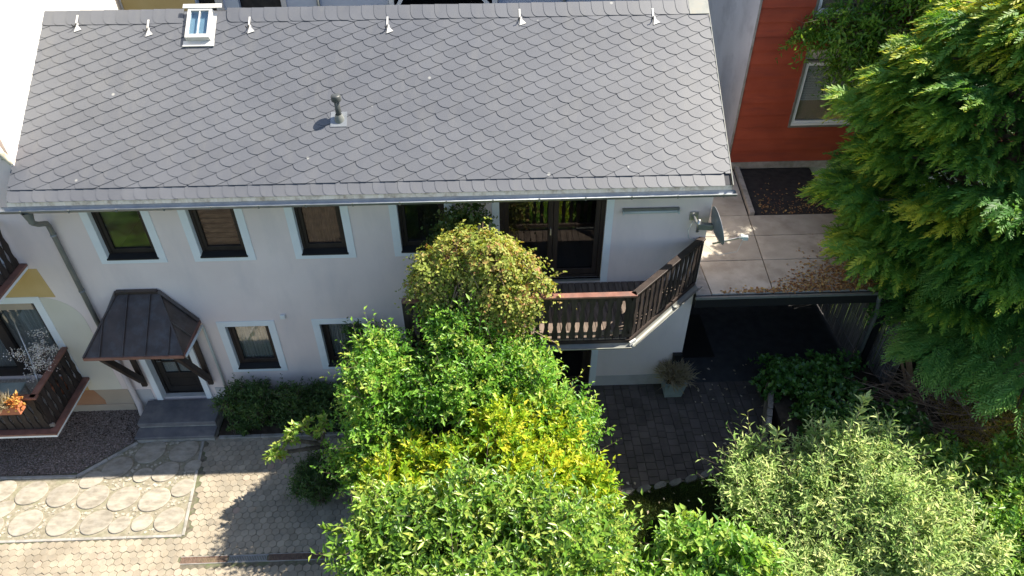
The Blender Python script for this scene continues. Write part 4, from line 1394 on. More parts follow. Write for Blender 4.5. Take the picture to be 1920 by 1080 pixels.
for (op, nm) in ((LD_, 'balcony_door'), (UD_, 'balcony_door')):
    a, b, z0, z1 = op
    d = MB().box(b, b + 0.14, -0.012, 0.003, z0 - 0.05, z1 + 0.14).box(a - 0.14, b, -0.0115, 0.003, z1, z1 + 0.14).build(nm, 'white_trim', nb)
    f = MB()
    ring(f, a + 0.003, b - 0.003, z0 + 0.002, z1 - 0.002, 0.08, 0.06, 0.16)
    xm = b - 0.95
    f.box(xm - 0.09, xm + 0.09, 0.062, 0.158, z0 + 0.08, z1 - 0.08)
    f.box(a + 0.08, xm - 0.09, 0.064, 0.156, z0 + 0.08, z0 + 0.18).box(xm + 0.09, b - 0.08, 0.064, 0.156, z0 + 0.08, z0 + 0.18)
    f.build('frame', 'brown_wood', d)
    MB().box(xm + 0.09, b - 0.08, 0.11, 0.12, z0 + 0.18, z1 - 0.08).build('pane', 'glass', d)
    MB().box(a + 0.08, xm - 0.09, 0.11, 0.12, z0 + 0.18, z1 - 0.08).build('pane', 'glass', d)
    MB().box(a + 0.08, b - 0.08, 0.02, 0.055, z1 - 0.17, z1 - 0.001).build('blind_box', 'beige', d)
    c = MB()
    n = 90
    pts = [(a + 0.05 + (b - a - 0.1) * k / n, 0.26 + 0.02 * math.sin(k * 1.7)) for k in range(n + 1)]
    c.add([(p[0], p[1], z0 + 0.05) for p in pts] + [(p[0], p[1], z1 - 0.03) for p in pts], [(k, k + 1, n + 2 + k, n + 1 + k) for k in range(n)])
    c.build('curtain', 'curtain', d)


def nb_balcony(zf, zr, depth, x1):
    b = MB().box(-12, x1, -depth, -0.012, zf - 0.07, zf).build('balcony', 'white_trim', nb)
    MB().box(-12, x1 + 0.02, -depth - 0.02, -0.0125, zf - 0.002, zf + 0.04).build('edge_board', 'red_rail', b)
    MB().box(-12, x1 - 0.13, -depth + 0.13, -0.02, zf + 0.041, zf + 0.05).build('balcony_floor', 'weathered', b)
    h = zr - zf - 0.06
    me = strip_mesh('railing_board', h - 0.03, 0.135, 0.02, 'dark_wood')
    yf = -depth + 0.10
    xs = x1 - 0.09
    k = 0
    while xs - 0.09 - k * 0.155 > -10.5:
        link('railing_board', me, b, loc=(xs - 0.09 - k * 0.155, yf, zf + 0.06), rot=(0, random.uniform(-.006, .006), 0))
        k += 1
    nside = int((depth - 0.15) / 0.155)
    for k in range(nside):
        link('railing_board', me, b, loc=(xs, yf + 0.1 + k * 0.155, zf + 0.06), rot=(0, 0, math.pi / 2))
    for (p, q) in (((-11, yf + .03), (xs + .05, yf + .03)), ((xs - .03, yf), (xs - .03, -0.02))):
        MB().bar((*p, zr), (*q, zr), 0.11, 0.045).build('handrail', 'red_rail', b, bevel=0.008)
        MB().bar((p[0], p[1], zf + 0.12), (q[0], q[1], zf + 0.12), 0.04, 0.07).build('bottom_rail', 'weathered', b)
    MB().box(xs - 0.06, xs - 0.013, yf + 0.013, yf + 0.07, zf + 0.05, zr - 0.02).build('rail_post', 'dark_wood', b)
    return b


nb_balcony(0.64, 1.50, 1.40, -8.06)
nb_balcony(3.45, 4.36, 1.40, -8.05)
# rain spout that empties onto the slate roof
sp = MB().tube([(-7.50, -0.06, 8.5), (-7.50, -0.06, 5.75), (-7.47, -0.07, 5.62), (-7.36, -0.08, 5.45)], [0.05, 0.05, 0.05, 0.052], 12, cap=False)
sp.build('rain_spout', 'fascia', nb, smooth=True)
MB().box(-7.52, -7.40, -0.06, -0.0, 5.50, 5.52).build('spout_bracket', 'steel', nb)

# pots and things on the lower balcony
t = thing('blossom_plant', 'pot plant with many small pinkish white blossoms by the balcony door', 'potted plant', (-8.32, -0.35, 0.69))
MB().lathe([(0.0, 0), (0.11, 0), (0.15, 0.26), (0.13, 0.26), (0.12, 0.22), (0, 0.22)], (-8.38, -0.38, 0.69), n=18).build('pot', 'orange_pot', t, smooth=True)
mm = MB()
rg = np.random.default_rng(5)
tips = []
for k in range(34):
    tip = np.array([-8.38, -0.38, 1.0]) + np.array([rg.uniform(-.38, .30), rg.uniform(-.36, .30), rg.uniform(.35, 1.0)])
    mm.tube([(-8.38, -0.38, 0.9), tuple(np.array([-8.38, -0.38, 1.1]) * .5 + tip * .5 + rg.normal(size=3) * .03), tuple(tip)], [0.006, 0.004, 0.002], 4)
    tips.append(tip)
mm.build('stem', 'twig', t)
tips = np.array(tips)
P = (tips[:, None, :] + rg.normal(size=(34, 34, 3)) * np.array([.05, .05, .045])).reshape(-1, 3)
V, F = leaves_mesh(P, norm(rg.normal(size=P.shape)), norm(rg.normal(size=P.shape) + np.array([0, -.3, 1])), np.full(len(P), .028), np.full(len(P), .026))
bigmesh('blossom', V, F, 'petal', t, np.repeat(rg.random(len(P)), 2))

t = thing('balcony_flower_box', 'flower box of pale grass and orange leaves on the front balcony rail', 'planter', (-8.9, -1.4, 1.3))
MB().box(-9.5, -8.30, -1.55, -1.37, 1.36, 1.53).build('box', 'orange_pot', t, bevel=0.01)
rg = np.random.default_rng(6)
n = 2200
P = np.stack([rg.uniform(-9.4, -8.5, n), rg.uniform(-1.53, -1.4, n), np.full(n, 1.52)], 1)
D = norm(np.stack([rg.normal(0, .5, n), rg.normal(-.25, .5, n), rg.uniform(.2, 1, n)], 1))
V, F = leaves_mesh(P, D, norm(rg.normal(size=(n, 3))), rg.uniform(.12, .3, n), np.full(n, .010))
bigmesh('grass_tuft', V, F, 'straw', t, np.repeat(rg.random(n), 2))
n = 110
P = np.stack([rg.normal(-8.36, .06, n), rg.normal(-1.46, .05, n), rg.uniform(1.5, 1.68, n)], 1)
V, F = leaves_mesh(P, norm(rg.normal(size=(n, 3)) + [0, 0, .4]), norm(rg.normal(size=(n, 3)) + [0, 0, 1]), rg.uniform(.05, .1, n), rg.uniform(.03, .05, n))
bigmesh('autumn_foliage', V, F, 'autumn', t, np.repeat(rg.random(n), 2))
t = thing('garden_chair', 'grey-green chair with metal arm on the lower left balcony', 'chair', (-9.0, -0.8, 0.69))
MB().box(-9.25, -8.8, -1.0, -0.55, 1.10, 1.15).build('seat', 'planter', t, bevel=0.015)
MB().bar((-9.28, -0.78, 1.12), (-9.42, -0.78, 1.6), 0.45, 0.04, (1, 0, 0)).build('backrest', 'planter', t, bevel=0.01)
for (x, y) in ((-9.22, -.97), (-8.83, -.97), (-9.22, -.58), (-8.83, -.58)):
    MB().box(x - .015, x + .015, y - .015, y + .015, 0.69, 1.10).build('leg', 'steel', t)
MB().tube([(-9.3, -1.0, 1.3), (-8.95, -1.02, 1.32), (-8.82, -1.02, 1.28), (-8.80, -1.0, 1.12)], 0.014, 8).build('arm', 'steel', t, smooth=True)
o = MB().tube([(-8.72, -0.1, 2.5), (-8.55, -0.45, 1.65), (-8.42, -0.72, 1.35)], 0.010, 8).tube([(-8.50, -0.55, 1.53), (-8.39, -0.78, 1.27)], 0.02, 8).build('awning_crank', 'steel', None, smooth=True)
tag(o, 'thin silver crank rod hanging before the left balcony door', 'rod')

# ------------------------------------------------------------------ red building on the right
rb = thing('red_building', 'tall building clad in red boards behind the flat roof', 'building', (8, 4.5, 0))
RX, RY, RTOP = 5.46, 4.45, 10.5
MB().box(RX + 0.03, 16, RY + 0.06, 16, -0.4, RTOP).build('core_wall', 'grey_plaster', rb)
MB().box(RX, RX + 0.028, RY - 0.0, 15, -0.4, RTOP).build('side_wall', 'grey_plaster', rb)
WO = [(6.67, 8.1, 3.48, 5.02), (6.60, 8.1, 5.93, 7.5)]
bh = 0.292
z = 2.62
while z < RTOP - 0.3:
    segs = [(RX + 0.03, 15.0)]
    zz0, zz1 = z, z + bh - 0.002
    for w_ in WO:
        if zz1 > w_[2] + 0.02 and zz0 < w_[3] - 0.02:
            segs = [(RX + 0.03, w_[0]), (w_[1], 15.0)]
    for (a, b) in segs:
        MB().add([(a, RY - 0.030, zz0), (b, RY - 0.030, zz0), (b, RY + 0.004, zz1), (a, RY + 0.004, zz1), (a, RY + 0.055, zz0), (b, RY + 0.055, zz0), (b, RY + 0.055, zz1), (a, RY + 0.055, zz1)],
                 [(0, 1, 2, 3), (4, 0, 3, 7), (1, 5, 6, 2), (0, 4, 5, 1), (3, 2, 6, 7)]).build('cladding_board', 'red_clad', rb)
    z += bh
MB().box(RX + 0.01, 15.0, RY - 0.05, RY + 0.05, 2.46, 2.619).build('base_strip', 'kerb', rb)
MB().bar((RX + 0.012, RY - 0.03, 2.62), (RX + 0.012, RY - 0.03, RTOP), 0.035, 0.035).build('corner_trim', 'kerb', rb)
for (a, b, c, d) in WO:
    fo_ = MB()
    ring(fo_, a - 0.0, b, c, d, 0.045, RY - 0.05, RY + 0.05)
    wn = fo_.build('window', 'zinc_dull', rb)
    f = MB()
    ring(f, a + 0.05, b - 0.05, c + 0.05, d - 0.05, 0.07, RY - 0.02, RY + 0.02, bottom=0.1)
    f.box(a + 0.047, b - 0.047, RY - 0.045, RY + 0.05, c + 0.046, c + 0.10)
    f.build('frame', 'white_trim', wn)
    MB().box(a + 0.12, b - 0.12, RY + 0.01, RY + 0.016, c + 0.15, d - 0.12).build('pane', 'glass', wn)
    MB().box(a + 0.12, b - 0.12, RY + 0.05, RY + 0.055, c + 0.15, c + 0.62).build('interior_panel', 'beige', wn)
    zz = c + 0.62
    while zz < d - 0.12:
        MB().add([(a + 0.12, RY + 0.018, zz), (b - 0.12, RY + 0.018, zz), (b - 0.12, RY + 0.045, zz + 0.028), (a + 0.12, RY + 0.045, zz + 0.028)], [(0, 1, 2, 3)]).build('blind_slat', 'blind', wn)
        zz += 0.055

# flat roof over the passage
FZ = 2.45
fr = thing('flat_roof', 'flat carport roof of pale concrete slabs beside the house', 'roof', (5.2, 1, 0))
MB().box(3.69, 7.45, -0.13, 4.44, FZ - 0.25, FZ - 0.04).build('deck', 'bitumen', fr)
xb = lambda y: 5.14 + 0.11 * y
rows = [-0.10, 0.90, 1.72, 2.46, 3.3, 4.43]
for i in range(5):
    y0, y1 = rows[i] + 0.008, rows[i + 1] - 0.008
    MB().prism([(3.99, y0), (xb(y0) - 0.01, y0), (xb(y1) - 0.01, y1), (3.99, y1)], lambda X, Y: (X, Y, FZ - 0.04), lambda X, Y: (X, Y, FZ)).build('slab', 'concrete', fr, bevel=0.006)
    if i < 3:
        MB().prism([(xb(y0) + 0.01, y0), (7.4, y0), (7.4, y1), (xb(y1) + 0.01, y1)], lambda X, Y: (X, Y, FZ - 0.04), lambda X, Y: (X, Y, FZ - 0.002)).build('slab', 'concrete', fr, bevel=0.006)
MB().prism([(3.70, -0.10), (3.975, -0.10), (3.975, 4.4), (3.70, 4.4)], lambda X, Y: (X, Y, FZ - 0.04), lambda X, Y: (X, Y, FZ - 0.012)).build('edge_strip', 'kerb', fr)
MB().prism([(xb(2.46) + 0.03, 2.47), (xb(2.46) + 0.13, 2.47), (xb(4.4) + 0.13, 4.4), (xb(4.4) + 0.03, 4.4)], lambda X, Y: (X, Y, FZ - 0.04), lambda X, Y: (X, Y, FZ + 0.07)).build('upstand', 'kerb', fr)
MB().prism([(xb(2.5) + 0.135, 2.485), (7.42, 2.485), (7.42, 4.42), (xb(4.4) + 0.135, 4.42)], lambda X, Y: (X, Y, FZ - 0.04), lambda X, Y: (X, Y, FZ - 0.015)).build('shadow_bitumen_sheet', 'bitumen', fr)  # black roofing that also paints in the shadow lying on this part
MB().box(3.69, 7.45, -0.155, -0.131, FZ - 0.27, FZ - 0.055).build('fascia_board', 'black', fr)
MB().box(3.66, 5.4, -0.20, -0.156, FZ - 0.05, FZ - 0.004).box(5.41, 7.46, -0.20, -0.156, FZ - 0.05, FZ - 0.006).build('gutter', 'zinc_dull', fr)
MB().box(7.30, 7.42, -0.12, 0.0, -0.05, FZ - 0.25).build('post', 'black', fr)
MB().tube([(7.1, -0.19, 2.36), (7.14, -0.16, 2.2), (7.24, -0.1, 1.9), (7.24, -0.1, 0.1)], 0.04, 10).build('downpipe', 'zinc_dull', fr, smooth=True)
MB().box(3.69, 7.45, 4.3, 4.4, -0.1, FZ - 0.25).build('back_wall', 'inside', fr)
o = MB().box(3.95, 4.68, 0.72, 2.1, -0.02, -0.008).build('doormat', 'black', None)
tag(o, 'large black mat in the dark passage under the flat roof', 'mat')

# reed fence on the passage side
rf = thing('reed_fence', 'grey reed screen along the right side of the dark passage', 'fence', (7.3, 1.2, 0))
rg = np.random.default_rng(12)
vs_, fs_ = [], []
mb = MB()
for k in range(240):
    y = -0.75 + k * 0.0135
    x = 7.52 + rg.normal() * 0.006 + (0.35 * (-y - 0.1) if y < -0.1 else 0) * 0.5
    h = 1.85 + rg.normal() * 0.03
    mb.tube([(x, y, 0.0), (x + rg.normal() * .01, y + rg.normal() * .008, h)], [0.009, 0.007], 4)
mb.build('reeds', 'reed', rf, kind='stuff')
for z in (0.35, 0.95, 1.55):
    MB().tube([(7.50, -0.75, z), (7.50, 2.5, z)], 0.006, 5).build('wire', 'steel', rf)
lt = thing('leaning_timber', 'orange-brown timber boards nailed together leaning by the reed fence', 'timber', (7.9, -0.4, 0.4))
MB().bar((7.72, -0.28, 1.75), (8.12, -0.75, 0.42), 0.11, 0.03, (0, -1, 0)).build('board', 'timber', lt)
MB().bar((7.60, -0.30, 1.55), (8.02, -0.80, 0.42), 0.05, 0.03, (0, -1, 0)).build('board', 'timber', lt)
MB().bar((7.72, -0.34, 1.30), (7.98, -0.52, 1.10), 0.06, 0.03, (0, -1, 0)).build('cross_piece', 'timber', lt)

# ------------------------------------------------------------------ houses behind the ridge
bh_ = thing('ochre_house', 'ochre house wall behind the left end of the roof ridge', 'building', (-9.5, 9, 0))
MB().box(-9.35, -7.50, 9.0, 15, -0.4, 7.5).build('wall', 'ochre', bh_)
MB().box(-9.9, -9.36, 8.98, 15, -0.4, 7.5).build('corner_wall', 'lit_plaster', bh_)
MB().tube([(-9.42, 8.93, 7.0), (-9.42, 8.93, 0)], 0.05, 10).build('downpipe', 'beige', bh_, smooth=True)
MB().box(-10.2, -7.3, 8.6, 15.3, 7.5, 7.7).build('roof', 'slate', bh_)
b2 = thing('white_house', 'white house with dark garage openings behind the roof ridge', 'building', (-4, 9, 0))
wall_y(-7.49, -2.56, -0.4, 7.5, 9.0, 9.3, [(-7.47, -6.98, 3.0, 6.4), (-6.40, -5.32, 3.2, 6.4)]).build('wall', 'blue_render', b2)
MB().box(-7.47, -6.98, 9.2, 9.24, 3.0, 6.4).build('door', 'black', b2)
MB().box(-6.97, -6.78, 8.94, 9.0, 3.0, 6.5).build('pilaster', 'grey_plaster', b2)
d = MB().box(-6.40, -5.32, 9.15, 9.2, 3.2, 6.4).build('shutter', 'black', b2)
for k in range(8):
    MB().box(-6.395, -5.325, 9.13, 9.149, 3.22 + k * 0.4, 3.59 + k * 0.4).build('shutter_panel', 'bitumen', d)
MB().box(-5.31, -5.18, 8.95, 9.0, 3.0, 6.5).build('pilaster', 'grey_plaster', b2)
MB().tube([(-4.35, 8.93, 7), (-4.35, 8.93, 0)], 0.04, 8).build('downpipe', 'zinc_dull', b2, smooth=True)
MB().box(-7.7, -2.4, 8.6, 15, 7.5, 7.7).build('roof', 'slate', b2)
MB().box(-7.4, -2.6, 9.4, 14.9, -0.3, 7.4).build('core', 'inside', b2)
b3 = thing('open_shed', 'white framed open shed with dark inside behind the ridge middle', 'shed', (-1, 9, 0))
MB().box(-2.54, -2.42, 8.9, 9.02, -0.4, 6.2).box(0.12, 0.26, 8.9, 9.02, -0.4, 6.2).box(-2.54, 0.26, 8.9, 9.02, 6.2, 6.4).build('frame', 'white_paint', b3)
MB().bar((-2.4, 8.96, 4.75), (-2.12, 8.96, 5.2), 0.09, 0.09).bar((0.1, 8.96, 4.75), (-0.25, 8.96, 5.2), 0.09, 0.09).build('brace', 'white_paint', b3)
MB().box(-2.5, 0.2, 11.9, 12, -0.4, 6.4).box(-2.54, -2.5, 9.02, 12, -0.4, 6.4).box(0.22, 0.26, 9.02, 12, -0.4, 6.4).box(-2.5, 0.22, 9.02, 11.9, 3.4, 3.5).build('inner_wall', 'black', b3)
MB().box(-2.6, 0.3, 8.8, 12.1, 6.4, 6.5).build('roof', 'slate', b3)
MB().box(-1.6, -1.2, 9.6, 10, 3.5, 4.45).build('cabinet', 'brown_wood', b3)
b4 = thing('blue_grey_building', 'blue-grey rendered building behind the right end of the ridge', 'building', (3, 9, 0))
MB().box(0.28, 1.97, 9.05, 15, -0.4, 7.5).build('wall', 'blue_render', b4)
MB().box(1.975, 5.44, 9.0, 15, -0.4, 7.5).build('wing_wall', 'blue_render', b4)
MB().tube([(2.0, 8.95, 7), (2.0, 8.95, 0)], 0.04, 8).build('downpipe', 'zinc_dull', b4, smooth=True)
MB().box(0.2, 5.44, 8.7, 15, 7.5, 7.7).build('roof', 'slate', b4)

#@@PLANTS
# ------------------------------------------------------------------ planter
t = thing('planter', 'square pale green planter with dry straw-coloured grass at house corner', 'planter', (3.54, -0.25, 0))
pl = MB()
pl.add([(3.36, -.40, 0), (3.70, -.40, 0), (3.70, -.08, 0), (3.36, -.08, 0), (3.31, -.45, .42), (3.75, -.45, .42), (3.75, -.03, .42), (3.31, -.03, .42), (3.345, -.415, .42), (3.715, -.415, .42), (3.715, -.065, .42), (3.345, -.065, .42), (3.345, -.415, .34), (3.715, -.415, .34), (3.715, -.065, .34), (3.345, -.065, .34)],
       [(3, 2, 1, 0)] + [(i, (i + 1) % 4, 4 + (i + 1) % 4, 4 + i) for i in range(4)] + [(4 + i, 4 + (i + 1) % 4, 8 + (i + 1) % 4, 8 + i) for i in range(4)] + [(8 + i, 8 + (i + 1) % 4, 12 + (i + 1) % 4, 12 + i) for i in range(4)])
pl.build('box', 'planter', t, bevel=0.004)
MB().box(3.346, 3.714, -.414, -.066, .30, .36).build('soil', 'soil', t)
rg = np.random.default_rng(31)
n = 1500
P = np.stack([rg.uniform(3.40, 3.66, n), rg.uniform(-.36, -.12, n), np.full(n, .36)], 1)
D = norm(np.stack([rg.normal(0, .45, n), rg.normal(0, .45, n), rg.uniform(.4, 1, n)], 1))
P2_ = P + D * rg.uniform(0.05, .30, n)[:, None]
V, F = leaves_mesh(P2_, norm(D + rg.normal(size=(n, 3)) * .4 - np.array([0, 0, .15])), norm(rg.normal(size=(n, 3))), rg.uniform(.10, .26, n), rg.uniform(.008, .018, n))
bigmesh('dry_grass', V, F, 'straw', t, np.repeat(rg.random(n), 2))

# ------------------------------------------------------------------ shrubs
shrub('wall_shrub', 'low dark green shrub right beside the entrance steps', 'shrub', (-4.85, -0.42, GZ), [(-5.1, -.42, -.0, .45, .32, .48), (-4.55, -.44, 0.05, .42, .32, .55)], 1500, 9, .07, 'leaf_hedge', 40, nstem=14, r0=.012, length=.16, upness=.9, zmin=-.26)
shrub('wall_shrub', 'low dark green shrub below the second ground floor window', 'shrub', (-3.6, -0.42, GZ), [(-3.85, -.42, 0.05, .45, .32, .55), (-3.3, -.42, .0, .45, .32, .5), (-2.75, -.5, 0.0, .45, .34, .5)], 2000, 9, .07, 'leaf_hedge', 41, nstem=18, r0=.012, length=.16, upness=.9, zmin=-.26)
shrub('dark_sapling', 'dark leafy sapling in front of the second ground floor window', 'shrub', (-2.45, -0.5, GZ), [(-2.45, -.45, 1.35, .3, .25, .55), (-2.3, -.45, .7, .35, .25, .35), (-2.65, -.35, 1.85, .14, .12, .2)], 300, 8, .1, 'leaf_hedge', 42, nstem=10, r0=.018, length=.2, zmin=0)

shrub('green_shrub', 'big bright green small-leaved shrub left of the golden one', 'shrub', (-.9, -2.2, -.15),
      [(-1.35, -2.2, 2.35, .85, .7, .85), (-.55, -2.1, 2.45, .75, .6, .85), (.35, -2.25, 2.1, .7, .5, .8), (-.72, -1.85, 3.35, .3, .28, .45), (-1.95, -2.4, 1.6, .7, .7, .95), (.95, -2.5, 1.4, .5, .45, .75), (-1.85, -2.1, 2.9, .3, .3, .35), (.6, -1.9, 2.45, .16, .16, .5)],
      5900, 10, .10, 'leaf_green', 50, nstem=60, r0=.028, length=.30, upness=.75, zmin=-.1,
      extra=join_leaves([sprig([(.62, -2.1, 2.0), (.70, -1.95, 2.55), (.76, -1.85, 2.9)], 90, .085, 1), sprig([(1.0, -2.9, 1.5), (1.55, -2.75, 1.7), (1.85, -2.6, 1.85)], 70, .085, 2)]))
shrub('golden_shrub', 'shrub with bright yellow leaves in the middle of the garden', 'shrub', (0, -3.2, -.1),
      [(-.15, -3.25, 1.95, .62, .55, .75), (.75, -3.15, 1.65, .55, .5, .75), (1.1, -3.45, 1.2, .45, .45, .75), (-1.35, -3.2, 1.55, .62, .5, .55), (.25, -3.6, 1.5, .7, .5, .7), (1.15, -3.9, 1.25, .42, .4, .6), (-.8, -4.05, 1.95, .4, .35, .4)],
      3600, 10, .12, 'leaf_gold', 51, nstem=40, r0=.025, length=.24, upness=.9, tuft=.4, zmin=-.1)
shrub('foreground_shrub', 'large glossy-leaved green shrub nearest the camera at bottom centre', 'shrub', (-.2, -4.7, -.1),
      [(-.35, -4.75, 1.75, 1.0, .75, .95), (.65, -4.75, 1.55, .85, .7, .9), (1.15, -4.9, 1.3, .7, .6, .8), (-1.4, -4.7, 1.55, .65, .65, .85), (-.4, -5.4, 1.6, 1.6, .6, .9)],
      5200, 10, .14, 'leaf_laurel', 52, nstem=60, r0=.03, length=.36, upness=.8, ratio=.36, zmin=-.1,
      extra=join_leaves([sprig([(-1.6, -4.5, 1.7), (-2.1, -4.45, 1.95), (-2.5, -4.4, 2.0)], 75, .13, 3, .36), sprig([(1.2, -4.5, 1.7), (1.6, -4.45, 1.95), (1.8, -4.4, 2.05)], 60, .13, 4, .36), sprig([(-1.0, -4.4, 2.0), (-1.4, -4.2, 2.4)], 60, .12, 5, .36)]))
shrub('laurel_shrub', 'fresh green shrub at the bottom edge between lawn and silvery shrub', 'shrub', (2.7, -5.0, -.1),
      [(2.75, -4.95, 1.15, .75, .6, .75), (3.4, -5.2, 1.2, .8, .6, .7), (2.2, -5.2, .9, .5, .5, .6)], 2400, 10, .15, 'leaf_fresh', 53, nstem=30, r0=.022, length=.28, upness=.8, zmin=-.05)
shrub('silver_shrub', 'large silvery green long-leaved shrub at bottom right', 'shrub', (5.2, -3.9, .4),
      [(4.2, -3.55, 1.05, .78, .6, .65), (5.4, -3.5, 1.25, .66, .6, .78), (5.0, -4.3, 1.25, 1.0, .8, .8), (6.1, -4.0, 1.1, .75, .7, .7), (6.4, -4.7, 1.1, .8, .7, .65), (4.2, -4.6, 1.0, .8, .7, .65)],
      6800, 10, .135, 'leaf_silver', 54, nstem=60, r0=.025, length=.40, upness=1.0, ratio=.24, tuft=.1, droop=.1, zmin=.3, long_frac=.14, lumps=8,
      extra=join_leaves([sprig([(5.4, -3.2, 2.1), (5.43, -3.1, 2.5), (5.45, -3.05, 2.85)], 70, .17, 6, .24, .7), sprig([(4.3, -3.2, 1.7), (4.28, -3.1, 2.2)], 70, .17, 7, .24, .7), sprig([(5.75, -3.3, 2.0), (5.95, -3.2, 2.35)], 70, .17, 17, .24, .7), sprig([(5.1, -3.3, 2.0), (5.0, -3.2, 2.4)], 70, .17, 18, .24, .7), sprig([(6.5, -3.9, 1.7), (6.75, -3.8, 2.1)], 70, .16, 8, .24, .7)]))
shrub('corner_shrub', 'dense green shrub in the bottom right corner', 'shrub', (7.4, -4.0, .4),
      [(7.3, -4.3, 1.0, .8, .8, .7), (8.2, -3.7, .9, .9, .8, .7), (7.2, -3.1, .8, .7, .6, .5), (8.3, -4.8, 1.0, 1.0, .8, .8)], 3600, 10, .12, 'leaf_fresh', 55, nstem=30, r0=.02, length=.26, upness=.7, zmin=.4)
shrub('ivy_mound', 'dark glossy ivy spilling over the timber boards by the passage', 'ivy', (6.1, -.8, .42),
      [(5.75, -.55, .55, .5, .55, .4), (6.4, -.65, .6, .65, .55, .42), (6.0, -1.5, .5, .7, .7, .38), (6.9, -1.6, .5, .7, .7, .35), (6.6, -2.4, .55, .7, .5, .4)], 2800, 6, .10, 'leaf_ivy', 56, nstem=24, r0=.014, length=.16, upness=.5, ratio=.85, zmin=.35, twigs=False)
shrub('fence_ivy', 'dark ivy climbing over the fence beneath the conifer', 'ivy', (8.2, -.3, .42),
      [(7.95, .1, 1.9, .55, .45, .55), (8.5, -.3, 1.2, .6, .45, .75), (7.5, .0, 2.35, .45, .3, .3), (9.2, -.5, 1.0, .6, .5, .6)], 2000, 7, .095, 'leaf_ivy', 57, nstem=20, r0=.014, length=.2, upness=.3, ratio=.8, zmin=.35, twigs=False)
shrub('round_bush', 'small dark round bush at the foot of the pruned stump', 'shrub', (-3.25, -2.35, GZ),
      [(-3.25, -2.3, .12, .42, .36, .38)], 800, 9, .06, 'leaf_hedge', 58, nstem=12, r0=.012, length=.16, upness=.8, zmin=-.27)

# pruned stump tree with fresh shoots
t = thing('pruned_tree', 'small pruned tree with pale cut branch stubs and fresh leaves', 'tree', (-2.95, -1.95, GZ))
tr = MB()
tr.tube([(-2.95, -1.95, GZ - .05), (-2.98, -1.97, .4), (-3.05, -1.95, .75), (-3.15, -1.95, .95)], [.09, .075, .065, .05], 10)
tips = [((-3.15, -1.95, .95), (-3.4, -1.95, 1.25)), ((-3.05, -1.95, .8), (-3.55, -2.1, 1.12)), ((-3.05, -1.95, .75), (-3.75, -2.25, .98)), ((-3.1, -1.95, .9), (-3.05, -1.9, 1.2))]
for a, b in tips:
    tr.tube([a, b], [.045, .032], 8)
tr.build('trunk', 'bark', t, smooth=True)
for a, b in tips:
    d = (Vector(b) - Vector(a)).normalized()
    MB().tube([Vector(b) - d * .10, Vector(b) + d * .012], .036, 10).build('cut_stub', 'cut_wood', t)
lv = []
for k, (a, b) in enumerate(tips):
    v1 = np.array(b)
    rg = np.random.default_rng(70 + k)
    for q in range(9):
        s_ = v1 + rg.normal(size=3) * .05
        e_ = s_ + norm(rg.normal(size=3) + np.array([-.3, -.2, .6])) * rg.uniform(.12, .28)
        lv.append(sprig([s_, e_], 55, .12, 700 + k * 20 + q, .45, .75))
for q in range(22):
    rg = np.random.default_rng(90 + q)
    s_ = np.array([-2.8, -1.95, .5]) + rg.normal(size=3) * np.array([.3, .2, .35])
    lv.append(sprig([s_, s_ + rg.normal(size=3) * .2], 45, .09, 800 + q, .45, .35))
V, F, r = join_leaves(lv)
bigmesh('foliage', V, F, 'leaf_fresh', t, r)

# creeper mound on the balcony
t = thing('balcony_creeper', 'rounded mound of yellowish climbing plant over the balcony rail', 'climbing plant', (-.25, -1.35, 0))
cb = clump([(-.32, -1.20, 4.1, .78, .56, .70), (.10, -1.28, 3.75, .58, .55, .7), (-.92, -1.2, 3.65, .40, .45, .72), (-.1, -1.5, 3.1, .5, .38, .55), (-.7, -1.45, 3.0, .4, .38, .5)], 9, 60, .4, .85, .78)
V, F, r, P, sd, ln = shrub_foliage(cb, 5600, 8, .066, 60, upness=.1, length=.24, droop=.8, ratio=.7, inner=.3, hue=.2, zmin=2.0, long_frac=.12)
ex = join_leaves([sprig([(.7, -1.75, 3.1), (.95, -1.8, 2.95), (1.02, -1.8, 2.75)], 60, .06, 11, .7), sprig([(.85, -1.3, 3.9), (1.1, -1.3, 4.0)], 60, .06, 12, .7)])
V, F, r = join_leaves([(V, F, r), ex])
bigmesh('foliage', V, F, 'leaf_creeper', t, r)
m = MB()
rg = np.random.default_rng(61)
for k in range(9):
    a0 = np.array([-.2, -1.62, -.05]) + rg.normal(size=3) * np.array([.06, .05, 0])
    pts = [a0]
    for q in range(1, 7):
        pts.append(np.array([-.2 + .08 * math.sin(q * 1.4 + k), -1.6 + .06 * math.cos(q * 1.9 + k), q * .52]))
    m.tube(pts, [.03, .028, .026, .024, .02, .016, .012], 6)
for i in rg.choice(len(P), 420, replace=False):
    e = P[i]
    top = np.array([e[0] * .75 - .06, e[1] * .8 - .27, 3.95 + rg.uniform(-.2, .2)])
    m.tube([top, (top + e) / 2 + rg.normal(size=3) * .12 + [0, 0, .1], e, e + np.array([rg.normal() * .05, -.05, -.25])], [.009, .007, .005, .003], 4, cap=False)
m.build('vine_stem', 'twig', t, smooth=True)
shrub('wall_creeper', 'shaded dark creeper on the wall between the upper window and balcony door', 'climbing plant', (-.75, -.12, 2.74),
      [(-.72, -.3, 4.05, .36, .2, .35), (-.35, -.3, 4.3, .36, .2, .25), (-1.0, -.3, 3.55, .22, .18, .3)], 620, 7, .065, 'leaf_vine_dark', 62, bark='twig', nstem=20, r0=.01, length=.2, upness=.1, droop=.4, ratio=.7, twigs=False)
